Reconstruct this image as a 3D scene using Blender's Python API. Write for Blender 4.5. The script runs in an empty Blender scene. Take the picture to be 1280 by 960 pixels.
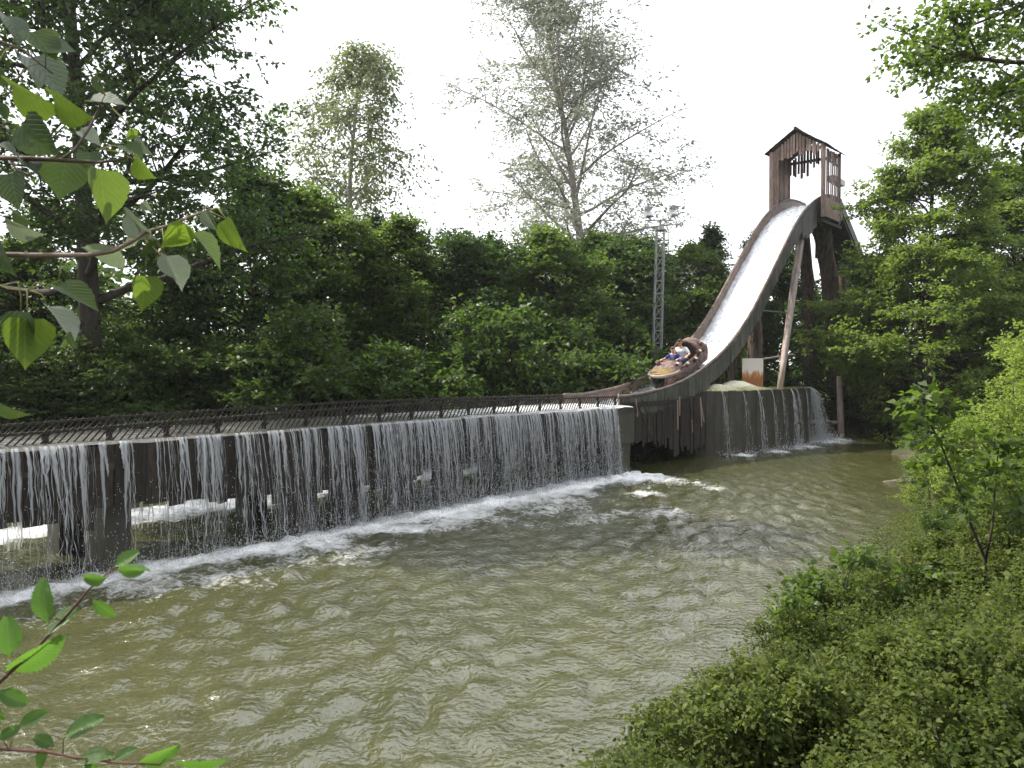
import bpy, bmesh, math, random
import numpy as np
from mathutils import Vector, Matrix, Quaternion
R = math.radians
random.seed(7)
scene = bpy.context.scene
COL = scene.collection

# ------------------------------------------------------------------ camera
EYE = 2.8
PITCH = math.atan(20 / 1000)
cam_d = bpy.data.cameras.new('camera')
cam_d.sensor_width = 36.0
cam_d.lens = 36.0 * 1000 / 1280
cam_d.clip_start = 0.05
cam_d.clip_end = 2000
cam = bpy.data.objects.new('camera', cam_d)
COL.objects.link(cam)
cam.location = (0, 0, EYE)
cam.rotation_euler = (math.pi / 2 - PITCH, 0, 0)
cam_d.dof.use_dof = True
cam_d.dof.focus_distance = 16.0
cam_d.dof.aperture_fstop = 13.0
scene.camera = cam

# ------------------------------------------------------------------ sky and sun
SUN_DIR = Vector((-0.60, 0.22, 0.77)).normalized()
world = bpy.data.worlds.new('World')
scene.world = world
world.use_nodes = True
wn, wl_ = world.node_tree.nodes, world.node_tree.links
wn.clear()
w_out = wn.new('ShaderNodeOutputWorld')
w_sky = wn.new('ShaderNodeTexSky')
w_sky.sky_type = 'NISHITA'
w_sky.sun_disc = False
w_sky.sun_elevation = math.asin(SUN_DIR.z)
w_sky.sun_rotation = math.atan2(SUN_DIR.x, SUN_DIR.y) % (2 * math.pi)
w_sky.dust_density = 4.0
w_bg = wn.new('ShaderNodeBackground')
w_bg.inputs['Strength'].default_value = 0.12
w_veil = wn.new('ShaderNodeBackground')          # thin bright cloud all over the sky
w_veil.inputs['Color'].default_value = (0.97, 0.98, 1.0, 1)
w_veil.inputs['Strength'].default_value = 1.35
w_mix = wn.new('ShaderNodeMixShader')
w_mix.inputs[0].default_value = 0.75
wl_.new(w_sky.outputs[0], w_bg.inputs['Color'])
wl_.new(w_bg.outputs[0], w_mix.inputs[1])
wl_.new(w_veil.outputs[0], w_mix.inputs[2])
wl_.new(w_mix.outputs[0], w_out.inputs[0])

sun_d = bpy.data.lights.new('sun', 'SUN')
sun_d.energy = 5.0
sun_d.angle = R(0.6)
sun_d.color = (1.0, 0.93, 0.80)
sun = bpy.data.objects.new('sun', sun_d)
COL.objects.link(sun)
sun.location = (0, 0, 40)
sun.rotation_euler = (-SUN_DIR).to_track_quat('-Z', 'Y').to_euler()

vs = scene.view_settings
vs.view_transform = 'Standard'
vs.look = 'None'
vs.exposure = 0.75
vs.gamma = 1.0
vs.use_curve_mapping = False
cy = scene.cycles
cy.use_denoising = True
cy.max_bounces = 6
cy.use_adaptive_sampling = True
cy.adaptive_threshold = 0.02
cy.diffuse_bounces = 2
cy.glossy_bounces = 3
cy.transmission_bounces = 4
cy.transparent_max_bounces = 10
cy.caustics_reflective = False
cy.caustics_refractive = False
cy.sample_clamp_indirect = 6.0

# ------------------------------------------------------------------ the flume's own axes
# s runs along the flume away from the camera, t across it (positive towards the lake), z up
AX = R(39.5)
DV = np.array([math.sin(AX), math.cos(AX)])
NV = np.array([DV[1], -DV[0]])
P0 = np.array([-6.29, 9.82])
def W(s, t, z):
    q = P0 + DV * s + NV * t
    return Vector((q[0], q[1], z))
def at(px, py, Y):
    """a point Y metres out, where the photograph (1280 wide) shows px, py"""
    u = -(py - 480) / 1000
    d = Vector(((px - 640) / 1000, math.cos(PITCH) + u * math.sin(PITCH), -math.sin(PITCH) + u * math.cos(PITCH)))
    return Vector((0, 0, EYE)) + d * (Y / d.y)
RAIL_PTS = [(-6, 1.93), (0.6, 1.95), (2, 2.0), (4.8, 2.06), (7.5, 2.1), (14.5, 2.04), (15.4, 2.01), (17.4, 2.18), (18.9, 2.46),
            (20, 2.8), (21.2, 3.24), (22.5, 3.92), (23.75, 4.8), (25.2, 6.05), (26.7, 7.42), (28.4, 8.82), (29.5, 9.47),
            (30.6, 9.95), (31.5, 10.22), (32.6, 10.32), (34.5, 10.3)]
_rx = np.array([p[0] for p in RAIL_PTS]); _rz = np.array([p[1] for p in RAIL_PTS])
def rail_z(s):                                     # smoothed profile of the flume's rails
    ss = np.array([s - .5, s - .25, s, s + .25, s + .5])
    return float(np.interp(ss, _rx, _rz).mean())

# ------------------------------------------------------------------ helpers: objects
def tag(o, label=None, cat=None, group=None, kind=None):
    if label: o['label'] = label
    if cat: o['category'] = cat
    if group: o['group'] = group
    if kind: o['kind'] = kind
    return o
WPOS = {}
def link(o, parent, wpos):
    COL.objects.link(o)
    WPOS[o.name] = Vector(wpos)
    if parent is not None:
        o.parent = parent
        o.location = Vector(wpos) - WPOS[parent.name]
    else:
        o.location = wpos
    return o
def empty(name, loc, label=None, cat=None, group=None):
    o = bpy.data.objects.new(name, None)
    o.empty_display_size = 0.2
    link(o, None, loc)
    return tag(o, label, cat, group)
def mesh_of(name, V, F, m, smooth=False):
    me = bpy.data.meshes.new(name)
    me.from_pydata([tuple(v) for v in V], [], F)
    if smooth:
        me.polygons.foreach_set('use_smooth', np.ones(len(me.polygons), dtype=bool))
    if m: me.materials.append(m)
    me.update()
    return me
def obj(name, V, F, m, parent=None, smooth=False, base=False):
    """one mesh object from world-space points; its origin is the middle (or the base) of the piece"""
    A = np.array([tuple(v) for v in V], dtype=float)
    c = (A.min(0) + A.max(0)) / 2
    if base: c[2] = A[:, 2].min()
    me = mesh_of(name, A - c, F, m, smooth)
    return link(bpy.data.objects.new(name, me), parent, c)
def inst(name, me, M, parent):
    """an object that shares mesh data, placed by a world matrix"""
    o = bpy.data.objects.new(name, me)
    COL.objects.link(o)
    WPOS[o.name] = M.to_translation()
    if parent is not None:
        o.parent = parent
        M = Matrix.Translation(-WPOS[parent.name]) @ M
    o.matrix_basis = M
    return o
class MB:
    def __init__(s): s.V = []; s.F = []
    def add(s, V, F):
        k = len(s.V)
        s.V += [Vector(v) for v in V]
        s.F += [tuple(i + k for i in f) for f in F]
        return s
    def hexa(s, p):
        return s.add(p, [(0, 3, 2, 1), (4, 5, 6, 7), (0, 1, 5, 4), (1, 2, 6, 5), (2, 3, 7, 6), (3, 0, 4, 7)])
    def box(s, c, size, M=None):
        x, y, z = [k / 2 for k in size]
        p = [Vector(v) for v in ((-x, -y, -z), (x, -y, -z), (x, y, -z), (-x, y, -z), (-x, -y, z), (x, -y, z), (x, y, z), (-x, y, z))]
        if M: p = [M @ v for v in p]
        return s.hexa([v + Vector(c) for v in p])
    def sbox(s, s0, s1, t0, t1, z0, z1):
        return s.hexa([W(s0, t1, z0), W(s1, t1, z0), W(s1, t0, z0), W(s0, t0, z0), W(s0, t1, z1), W(s1, t1, z1), W(s1, t0, z1), W(s0, t0, z1)])
    def tube(s, pts, rad, n=8, cap=True, wob=0):
        pts = [Vector(p) for p in pts]
        if not hasattr(rad, '__len__'): rad = [rad] * len(pts)
        k = len(s.V)
        up = None
        for i, p in enumerate(pts):
            d = (pts[min(i + 1, len(pts) - 1)] - pts[max(i - 1, 0)]).normalized()
            if up is None: up = Vector((0, 0, 1)) if abs(d.z) < .9 else Vector((1, 0, 0))
            a = d.cross(up).normalized(); up = a.cross(d).normalized()
            for j in range(n):
                q = 2 * math.pi * j / n
                r = rad[i] * (1 + (random.uniform(-wob, wob) if wob else 0))
                s.V.append(p + (a * math.cos(q) + up * math.sin(q)) * r)
        for i in range(len(pts) - 1):
            for j in range(n):
                b = (j + 1) % n
                s.F.append((k + i * n + j, k + i * n + b, k + (i + 1) * n + b, k + (i + 1) * n + j))
        if cap:
            s.F.append(tuple(k + j for j in reversed(range(n))))
            s.F.append(tuple(k + (len(pts) - 1) * n + j for j in range(n)))
        return s
    def build(s, name, m, parent=None, smooth=False, base=False):
        return obj(name, s.V, s.F, m, parent, smooth, base)
def bar_M(a, b, w, h, up=Vector((0, 0, 1))):
    """matrix that stretches the unit box (1 x 1 x 1) from a to b"""
    a, b = Vector(a), Vector(b)
    x = (b - a); L = x.length; x.normalize()
    if abs(x.dot(up)) > .98: up = Vector((1, 0, 0))
    y = up.cross(x).normalized(); z = x.cross(y)
    M = Matrix((x, y, z)).transposed().to_4x4() @ Matrix.Diagonal((L, w, h, 1))
    M.translation = (a + b) / 2
    return M
def unit_box(name, m):
    b = MB().box((0, 0, 0), (1, 1, 1)); return mesh_of(name, b.V, b.F, m)

# ------------------------------------------------------------------ helpers: materials
def new_mat(name):
    m = bpy.data.materials.new(name); m.use_nodes = True
    m.node_tree.nodes.clear()
    return m, m.node_tree.nodes, m.node_tree.links
def pm(name, c1, c2, scale=6, stretch=(1, 1, 1), rough=.75, bump=.3, bscale=None, rnd=.25, spec=.3, metal=0, detail=5, coord='Object', contrast=(.3, .7), c3=None, c3t=.62, c3scale=2.0):
    """noise-mixed colours, grain relief and a tint of its own for each object"""
    m, N, L = new_mat(name)
    out = N.new('ShaderNodeOutputMaterial'); b = N.new('ShaderNodeBsdfPrincipled')
    tc = N.new('ShaderNodeTexCoord'); mp = N.new('ShaderNodeMapping'); oi = N.new('ShaderNodeObjectInfo')
    mul = N.new('ShaderNodeVectorMath'); mul.operation = 'SCALE'
    add = N.new('ShaderNodeVectorMath'); add.operation = 'ADD'
    cmb = N.new('ShaderNodeCombineXYZ')
    for k in range(3): L.new(oi.outputs['Random'], cmb.inputs[k])
    L.new(cmb.outputs[0], mul.inputs[0]); mul.inputs['Scale'].default_value = 37.0
    mp.inputs['Scale'].default_value = stretch
    L.new(tc.outputs[coord], mp.inputs['Vector']); L.new(mp.outputs[0], add.inputs[0]); L.new(mul.outputs[0], add.inputs[1])
    nz = N.new('ShaderNodeTexNoise'); nz.inputs['Scale'].default_value = scale; nz.inputs['Detail'].default_value = detail; nz.inputs['Roughness'].default_value = .62
    L.new(add.outputs[0], nz.inputs['Vector'])
    cr = N.new('ShaderNodeValToRGB')
    cr.color_ramp.elements[0].position = contrast[0]; cr.color_ramp.elements[0].color = (*c1, 1)
    cr.color_ramp.elements[1].position = contrast[1]; cr.color_ramp.elements[1].color = (*c2, 1)
    L.new(nz.outputs['Fac'], cr.inputs[0])
    col = cr.outputs[0]
    if c3:
        n3 = N.new('ShaderNodeTexNoise'); n3.inputs['Scale'].default_value = c3scale; n3.inputs['Detail'].default_value = 6
        L.new(add.outputs[0], n3.inputs['Vector'])
        r3 = N.new('ShaderNodeValToRGB'); r3.color_ramp.elements[0].position = c3t - .08; r3.color_ramp.elements[1].position = c3t + .08
        L.new(n3.outputs['Fac'], r3.inputs[0])
        mx = N.new('ShaderNodeMixRGB'); mx.inputs[2].default_value = (*c3, 1)
        L.new(r3.outputs[0], mx.inputs[0]); L.new(col, mx.inputs[1]); col = mx.outputs[0]
    hs = N.new('ShaderNodeHueSaturation'); mr = N.new('ShaderNodeMapRange')
    mr.inputs['To Min'].default_value = 1 - rnd; mr.inputs['To Max'].default_value = 1 + rnd
    L.new(oi.outputs['Random'], mr.inputs['Value']); L.new(mr.outputs[0], hs.inputs['Value']); L.new(col, hs.inputs['Color'])
    L.new(hs.outputs[0], b.inputs['Base Color'])
    b.inputs['Roughness'].default_value = rough; b.inputs['Metallic'].default_value = metal; b.inputs['Specular IOR Level'].default_value = spec
    if bump:
        bn = N.new('ShaderNodeBump'); bn.inputs['Strength'].default_value = bump; bn.inputs['Distance'].default_value = .03
        n2 = N.new('ShaderNodeTexNoise'); n2.inputs['Scale'].default_value = bscale or scale * 2; n2.inputs['Detail'].default_value = 6
        L.new(add.outputs[0], n2.inputs['Vector']); L.new(n2.outputs['Fac'], bn.inputs['Height']); L.new(bn.outputs[0], b.inputs['Normal'])
    L.new(b.outputs[0], out.inputs[0])
    return m
def leaf_mat(name, dark, light, trans, tmix=.4, rough=.5, spec=.35, veins=None, nveins=8):
    """leaf: front colour by its own tint, light shining through it"""
    m, N, L = new_mat(name)
    out = N.new('ShaderNodeOutputMaterial'); b = N.new('ShaderNodeBsdfPrincipled'); tr = N.new('ShaderNodeBsdfTranslucent'); mx = N.new('ShaderNodeMixShader')
    at_ = N.new('ShaderNodeAttribute'); at_.attribute_name = 'tint'
    oi = N.new('ShaderNodeObjectInfo')
    cr = N.new('ShaderNodeMixRGB'); cr.inputs[1].default_value = (*dark, 1); cr.inputs[2].default_value = (*light, 1)
    fac = at_.outputs['Fac']
    if veins:
        fac = oi.outputs['Random']
    L.new(fac, cr.inputs[0])
    hs = N.new('ShaderNodeHueSaturation'); mr = N.new('ShaderNodeMapRange')
    mr.inputs['To Min'].default_value = .85; mr.inputs['To Max'].default_value = 1.18
    L.new(oi.outputs['Random'], mr.inputs['Value']); L.new(mr.outputs[0], hs.inputs['Value']); L.new(cr.outputs[0], hs.inputs['Color'])
    col = hs.outputs[0]
    if veins:
        tc = N.new('ShaderNodeTexCoord'); nz = N.new('ShaderNodeTexNoise'); nz.inputs['Scale'].default_value = veins; nz.inputs['Detail'].default_value = 4
        L.new(tc.outputs['Object'], nz.inputs['Vector'])
        m2 = N.new('ShaderNodeMixRGB'); m2.blend_type = 'MULTIPLY'; m2.inputs[0].default_value = .45
        L.new(nz.outputs['Color'], m2.inputs[2]); L.new(col, m2.inputs[1])
        g2 = N.new('ShaderNodeHueSaturation'); g2.inputs['Value'].default_value = 1.25; L.new(m2.outputs[0], g2.inputs['Color'])
        vf = N.new('ShaderNodeMixRGB'); vf.inputs[2].default_value = (light[0] * 1.5, light[1] * 1.4, light[2] * 1.3, 1)
        sp = N.new('ShaderNodeSeparateXYZ'); L.new(tc.outputs['Object'], sp.inputs[0])
        def mth(op, a, b_=None):
            q = N.new('ShaderNodeMath'); q.operation = op
            for i_, v_ in enumerate((a, b_)):
                if v_ is None: continue
                if isinstance(v_, (int, float)): q.inputs[i_].default_value = v_
                else: L.new(v_, q.inputs[i_])
            return q.outputs[0]
        ay = mth('ABSOLUTE', sp.outputs['Y'])
        ph = mth('MULTIPLY', mth('SUBTRACT', sp.outputs['X'], mth('MULTIPLY', ay, 1.0)), nveins * 6.283)
        ln = mth('POWER', mth('MULTIPLY_ADD', mth('SINE', ph), .5), 9.0)
        ln.node.inputs[0].links[0].from_node.inputs[2].default_value = .5
        mid = mth('LESS_THAN', ay, .014)
        fac2 = mth('MAXIMUM', mth('MULTIPLY', ln, .45), mth('MULTIPLY', mid, .8))
        L.new(fac2, vf.inputs[0]); L.new(g2.outputs[0], vf.inputs[1])
        col = vf.outputs[0]
        bn = N.new('ShaderNodeBump'); bn.inputs['Strength'].default_value = .6; bn.inputs['Distance'].default_value = .004
        L.new(mth('SUBTRACT', mth('MULTIPLY', nz.outputs['Fac'], .7), fac2), bn.inputs['Height']); L.new(bn.outputs[0], b.inputs['Normal'])
    L.new(col, b.inputs['Base Color']); b.inputs['Roughness'].default_value = rough; b.inputs['Specular IOR Level'].default_value = spec
    tr.inputs['Color'].default_value = (*trans, 1)
    mx.inputs[0].default_value = tmix
    L.new(b.outputs[0], mx.inputs[1]); L.new(tr.outputs[0], mx.inputs[2]); L.new(mx.outputs[0], out.inputs[0])
    return m

M_wood = pm('weathered_dark_timber', (.010, .008, .0065), (.046, .037, .031), 5, (6, 6, 1), .8, .5, 14, .3, c3=(.03, .035, .018), c3t=.66)
M_railw = pm('brown_railing_timber', (.010, .008, .0065), (.034, .027, .022), 8, (1, 1, 1), .6, .3, 20, .2)
M_conc = pm('wet_algae_concrete', (.014, .0125, .010), (.056, .050, .043), 2.2, (1, 1, .5), .55, .35, 9, .1, spec=.45, c3=(.03, .033, .014), c3t=.56)
M_bark = pm('grey_brown_bark', (.03, .022, .017), (.15, .115, .09), 9, (1, 1, .25), .9, 1.0, 14, .15)
M_bark_dark = pm('dark_tree_bark', (.018, .015, .012), (.07, .058, .045), 8, (1, 1, .3), .9, .8, 14, .15)
M_bark_pale = pm('pale_grey_bark', (.14, .125, .11), (.34, .31, .28), 6, (1, 1, .4), .85, .5, 14, .1)
M_pole = pm('pinkish_peeled_pole', (.27, .215, .195), (.48, .40, .37), 4, (3, 3, .6), .7, .25, 16, .12)
M_rail_log = pm('red_brown_log_rail', (.058, .043, .037), (.175, .135, .118), 5, (1, 1, 1), .65, .35, 16, .15)
M_panel = pm('green_grey_flume_panel', (.028, .027, .024), (.10, .097, .088), 2.5, (2, 2, .6), .6, .25, 9, .22, c3=(.045, .06, .035), c3t=.6)
M_inner = pm('brown_flume_lining', (.10, .07, .055), (.21, .15, .12), 3, (1, 1, 1), .5, .25, 9, .1)
M_steel = pm('galvanised_steel', (.16, .165, .175), (.30, .305, .315), 9, (1, 1, 1), .45, .1, 30, .08, spec=.5, metal=.55)
M_shed = pm('pinkish_brown_shed_board', (.12, .085, .07), (.33, .24, .205), 4, (5, 5, .7), .85, .45, 14, .32)
M_roof = pm('dark_bark_shingle', (.03, .022, .018), (.09, .068, .056), 6, (1, 1, 1), .9, .6, 14, .25)
M_soil = pm('leaf_litter_soil', (.022, .018, .012), (.075, .06, .038), 1.7, (1, 1, 1), .95, .8, 11, 0, c3=(.03, .045, .014), c3t=.5, c3scale=.5)
M_rust = pm('white_board_with_rust', (.5, .47, .44), (.68, .65, .62), 6, (1, 1, .6), .6, .1, 20, 0)

# ------------------------------------------------------------------ noise for shaping geometry
_rs = np.random.RandomState(3)
_perm = _rs.rand(256, 256)
def vnoise(x, y):
    xi = np.floor(x).astype(int); yi = np.floor(y).astype(int); fx = x - xi; fy = y - yi
    fx = fx * fx * (3 - 2 * fx); fy = fy * fy * (3 - 2 * fy)
    g = lambda a, b: _perm[a % 256, b % 256]
    return (g(xi, yi) * (1 - fx) + g(xi + 1, yi) * fx) * (1 - fy) + (g(xi, yi + 1) * (1 - fx) + g(xi + 1, yi + 1) * fx) * fy
def fbm(x, y, o=4):
    r = 0; a = .5
    for k in range(o):
        r = r + a * vnoise(x + 17.3 * k, y - 9.1 * k); x = x * 2.03; y = y * 2.03; a *= .5
    return r
def sm(x): x = np.clip(x, 0, 1); return x * x * (3 - 2 * x)

# ------------------------------------------------------------------ ground and lake
def wxy(s, t): q = P0 + DV * s + NV * t; return (q[0], q[1])
SHORE = [(-30, 3.0), (-12, 3.2), (-4, 3.9), (-1, 4.3), (0.6, 5.0), (1.7, 6.3), (3.2, 8.6), (4.8, 10.8), (6.6, 13.2), (8.4, 16.6), (10.2, 20.5),
         (12.2, 25.5), (14.2, 29.5), (16.6, 31.6), (17.6, 33.2), (16.2, 35.3), (13.6, 36.2), (10.5, 36.0), wxy(26, -5.2), wxy(20, -6.2), wxy(12, -6.0), wxy(4, -5.8), wxy(-4, -6.0), wxy(-14, -6.3), wxy(-22, -4), (-32, 4)]
def shore_dist(X, Y):
    """signed distance to the lake's edge, negative over the lake"""
    P = np.array(SHORE); Q = np.roll(P, -1, 0)
    best = np.full(X.shape, 1e9); inside = np.zeros(X.shape, bool)
    for (x0, y0), (x1, y1) in zip(P, Q):
        dx, dy = x1 - x0, y1 - y0
        u = np.clip(((X - x0) * dx + (Y - y0) * dy) / (dx * dx + dy * dy), 0, 1)
        best = np.minimum(best, np.hypot(X - x0 - u * dx, Y - y0 - u * dy))
        if y0 != y1:
            cross = ((y0 > Y) != (y1 > Y)) & (X < (x1 - x0) * (Y - y0) / (y1 - y0) + x0)
            inside ^= cross
    return np.where(inside, -best, best)
def ground_z(X, Y):
    X = np.asarray(X, float); Y = np.asarray(Y, float)
    d = shore_dist(X, Y) + (fbm(X * .6, Y * .6) - .47) * .9
    z = np.where(d > 0, .04 + 1.05 * sm(d / 3.2) + .5 * sm((d - 6) / 40), np.maximum(-.9, d * .9))
    return z + (fbm(X * 1.7 + 40, Y * 1.7) - .47) * .12
def gz(x, y): return float(ground_z(np.array([x]), np.array([y]))[0])
def grid_mesh(name, xs, ys, zf, m, smooth=True, attr=None):
    X, Y = np.meshgrid(xs, ys); r = zf(X, Y)
    if isinstance(r, tuple): X, Y, Z = r
    else: Z = r
    V = np.stack([X, Y, Z], -1).reshape(-1, 3)
    nx, ny = len(xs), len(ys)
    i = np.arange((nx - 1) * (ny - 1)); a = i // (nx - 1) * nx + i % (nx - 1)
    F = np.stack([a, a + 1, a + nx + 1, a + nx], -1)
    me = bpy.data.meshes.new(name)
    fast_mesh(me, V, F, smooth)
    me.materials.append(m)
    if attr:
        for k, A in attr(X, Y).items():
            t = me.attributes.new(k, 'FLOAT', 'POINT'); t.data.foreach_set('value', A.reshape(-1).astype(np.float32))
    return me
def fast_mesh(me, V, F, smooth=False):
    n = F.shape[1]
    me.vertices.add(len(V)); me.vertices.foreach_set('co', np.ascontiguousarray(V, dtype=np.float32).reshape(-1))
    me.loops.add(F.size); me.loops.foreach_set('vertex_index', np.ascontiguousarray(F, dtype=np.int32).reshape(-1))
    me.polygons.add(len(F)); me.polygons.foreach_set('loop_start', np.arange(0, F.size, n, dtype=np.int32))
    if smooth: me.polygons.foreach_set('use_smooth', np.ones(len(F), dtype=bool))
    me.update(calc_edges=True)
def spread(lo, hi, a, b, fine, coarse_n):
    """fine spacing between a and b, growing outwards to lo and hi"""
    mid = np.arange(a, b, fine)
    g = np.linspace(0, 1, coarse_n) ** 2.5
    return np.concatenate([(a - (a - lo) * g[::-1])[:-1], mid, b + (hi - b) * g])
g_me = grid_mesh('ground', spread(-400, 400, -22, 24, .4, 25), spread(-300, 500, -6, 46, .4, 25), ground_z, M_soil)
ground = link(bpy.data.objects.new('ground', g_me), None, (0, 0, 0)); tag(ground, 'dark leaf-littered bank ground round the lake', kind='structure')

# water: murky olive body, waves are geometry, foam where falling water hits it
def water_mat(name, body, foam=(.86, .88, .9), rough=.05, bump=.25, bscale=7, foam_n=(9, .45), ior=1.333):
    m, N, L = new_mat(name)
    out = N.new('ShaderNodeOutputMaterial'); b = N.new('ShaderNodeBsdfPrincipled'); f = N.new('ShaderNodeBsdfPrincipled'); mx = N.new('ShaderNodeMixShader')
    tc = N.new('ShaderNodeTexCoord')
    nz = N.new('ShaderNodeTexNoise'); nz.inputs['Scale'].default_value = .35; nz.inputs['Detail'].default_value = 4
    L.new(tc.outputs['Object'], nz.inputs['Vector'])
    cr = N.new('ShaderNodeValToRGB'); cr.color_ramp.elements[0].position = .35; cr.color_ramp.elements[1].position = .68
    cr.color_ramp.elements[0].color = (body[0] * .82, body[1] * .84, body[2] * .8, 1); cr.color_ramp.elements[1].color = (body[0] * 1.25, body[1] * 1.22, body[2] * 1.3, 1)
    L.new(nz.outputs['Fac'], cr.inputs[0]); L.new(cr.outputs[0], b.inputs['Base Color'])
    b.inputs['Roughness'].default_value = rough; b.inputs['IOR'].default_value = ior; b.inputs['Specular IOR Level'].default_value = .5
    bn = N.new('ShaderNodeBump'); bn.inputs['Strength'].default_value = bump; bn.inputs['Distance'].default_value = .05
    n2 = N.new('ShaderNodeTexNoise'); n2.inputs['Scale'].default_value = bscale; n2.inputs['Detail'].default_value = 3; n2.inputs['Distortion'].default_value = .2
    L.new(tc.outputs['Object'], n2.inputs['Vector']); L.new(n2.outputs['Fac'], bn.inputs['Height']); L.new(bn.outputs[0], b.inputs['Normal'])
    f.inputs['Base Color'].default_value = (*foam, 1); f.inputs['Roughness'].default_value = .7; f.inputs['Specular IOR Level'].default_value = .2
    b3 = N.new('ShaderNodeBump'); b3.inputs['Strength'].default_value = .8; b3.inputs['Distance'].default_value = .05
    n3 = N.new('ShaderNodeTexNoise'); n3.inputs['Scale'].default_value = foam_n[0]; n3.inputs['Detail'].default_value = 7; n3.inputs['Roughness'].default_value = .7; n3.inputs['Distortion'].default_value = .8
    L.new(tc.outputs['Object'], n3.inputs['Vector']); L.new(n3.outputs['Fac'], b3.inputs['Height']); L.new(b3.outputs[0], f.inputs['Normal'])
    at_ = N.new('ShaderNodeAttribute'); at_.attribute_name = 'foam'
    ad = N.new('ShaderNodeMath'); ad.operation = 'MULTIPLY_ADD'; ad.inputs[1].default_value = 1.0
    su = N.new('ShaderNodeMath'); su.operation = 'ADD'
    L.new(at_.outputs['Fac'], su.inputs[0]); L.new(n3.outputs['Fac'], su.inputs[1])
    mr = N.new('ShaderNodeMapRange'); mr.inputs['From Min'].default_value = .45 + foam_n[1]; mr.inputs['From Max'].default_value = 1.05 + foam_n[1]
    L.new(su.outputs[0], mr.inputs['Value']); L.new(mr.outputs[0], mx.inputs[0])
    L.new(b.outputs[0], mx.inputs[1]); L.new(f.outputs[0], mx.inputs[2]); L.new(mx.outputs[0], out.inputs[0])
    return m
M_lake = water_mat('olive_lake_water', (.049, .0515, .0185), rough=.03, bump=.5, bscale=15, ior=2.0)
M_chan = water_mat('grey_channel_water', (.11, .11, .10), bump=.5, bscale=9)
M_white = water_mat('white_rushing_water', (.30, .32, .35), foam=(.86, .88, .9), bump=1.0, bscale=9, foam_n=(6, .3))

_w = np.random.RandomState(11)
_nw = 60
_lam = np.exp(_w.uniform(np.log(.13), np.log(.72), _nw))
_ang = math.atan2(NV[1], NV[0]) + _w.normal(0, .95, _nw)
_kx = np.cos(_ang) * 2 * np.pi / _lam; _ky = np.sin(_ang) * 2 * np.pi / _lam
_ph = _w.uniform(0, 6.28, _nw)
_am = .40 * np.sqrt(2 / _nw) * _lam / (2 * np.pi)
_am *= np.where(_lam < .3, .95, 1.0)
def flume_st(X, Y):
    dx, dy = X - P0[0], Y - P0[1]
    return dx * DV[0] + dy * DV[1], dx * NV[0] + dy * NV[1]
def foam_field(X, Y):
    s, t = flume_st(X, Y)
    n = fbm(X * 1.3, Y * 1.3); n2 = fbm(X * .45 + 9, Y * .45)
    wid = .42 + .8 * n2 + .4 * sm((s - 7) / 6)
    A = np.where((s > -9) & (s < 14.6), sm(1 - np.abs(t - .22) / wid) * (.62 + .75 * n), 0)                     # foot of the long fall
    A = np.maximum(A, np.where((s > -9) & (s < 15), 1.15 * np.exp(-np.maximum(t, 0) / 2.0) * (n * 1.5) * (t > 0), 0))
    A = np.maximum(A, np.where((s > -9) & (s < 16), sm(1 - np.abs(t + 4.0) / 1.7) * (.55 + .8 * n), 0))             # foot of the fall at the back
    for (bs, bt, r, k) in ((20.9, .55, .55, .9), (22.7, .95, .6, .85), (24.1, 1.05, .5, .75), (25.0, 1.1, .7, .9), (27.6, .9, 1.1, 1.2), (28.6, .6, .9, .9)):
        A = np.maximum(A, k * np.exp(-((s - bs) ** 2 + (t - bt) ** 2) / r ** 2))
    A = A + .42 * np.exp(-((s - 11) / 5) ** 2 - ((t - 3.2) / 2.4) ** 2) * n ** 1.5 * 1.6                                 # aerated water drifting out
    return np.clip(A, 0, 1.3)
def lake_z(X, Y):
    s, t = flume_st(X, Y)
    amp = .62 + .75 * fbm(X * .22 + 3, Y * .22)
    Z = np.zeros_like(X); DX = np.zeros_like(X); DY = np.zeros_like(X)
    wx = X + .35 * (fbm(X * .5, Y * .5) - .5); wy = Y + .35 * (fbm(X * .5 + 70, Y * .5) - .5)
    for k in range(_nw):
        p = _kx[k] * wx + _ky[k] * wy + _ph[k]
        q = _lam[k] / (2 * np.pi)
        if k % 2:                                              # peaked waves with broad flat backs
            Z += _am[k] * 1.25 * (.64 - np.abs(np.sin(p / 2)) ** 1.0) * 2 * .62
        else:
            Z += _am[k] * np.sin(p)
        c = _am[k] * np.cos(p) * .9
        DX -= c * _kx[k] * q; DY -= c * _ky[k] * q
    calm = .35 + .65 * sm((shore_dist(X, Y) * -1) / 2.0)
    Z = Z * amp * calm
    churn = foam_field(X, Y)
    Z = Z + churn * (fbm(X * 5, Y * 5, 3) - .42) * .16 + .05 * np.maximum(churn - .5, 0)
    return X + DX * amp * calm, Y + DY * amp * calm, Z
lx = np.concatenate([np.arange(-33, -11, .3), np.arange(-11, 12, .075), np.arange(12, 19, .25)])
ly = [2.6]
while ly[-1] < 37.5: ly.append(ly[-1] + max(.055, .0105 * ly[-1]))
lake_me = grid_mesh('lake', lx, np.array(ly), lake_z, M_lake, True, lambda X, Y: {'foam': foam_field(X, Y)})
lake = link(bpy.data.objects.new('lake', lake_me), None, (0, 0, 0)); tag(lake, 'choppy olive green lake below the flume', kind='structure')

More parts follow.
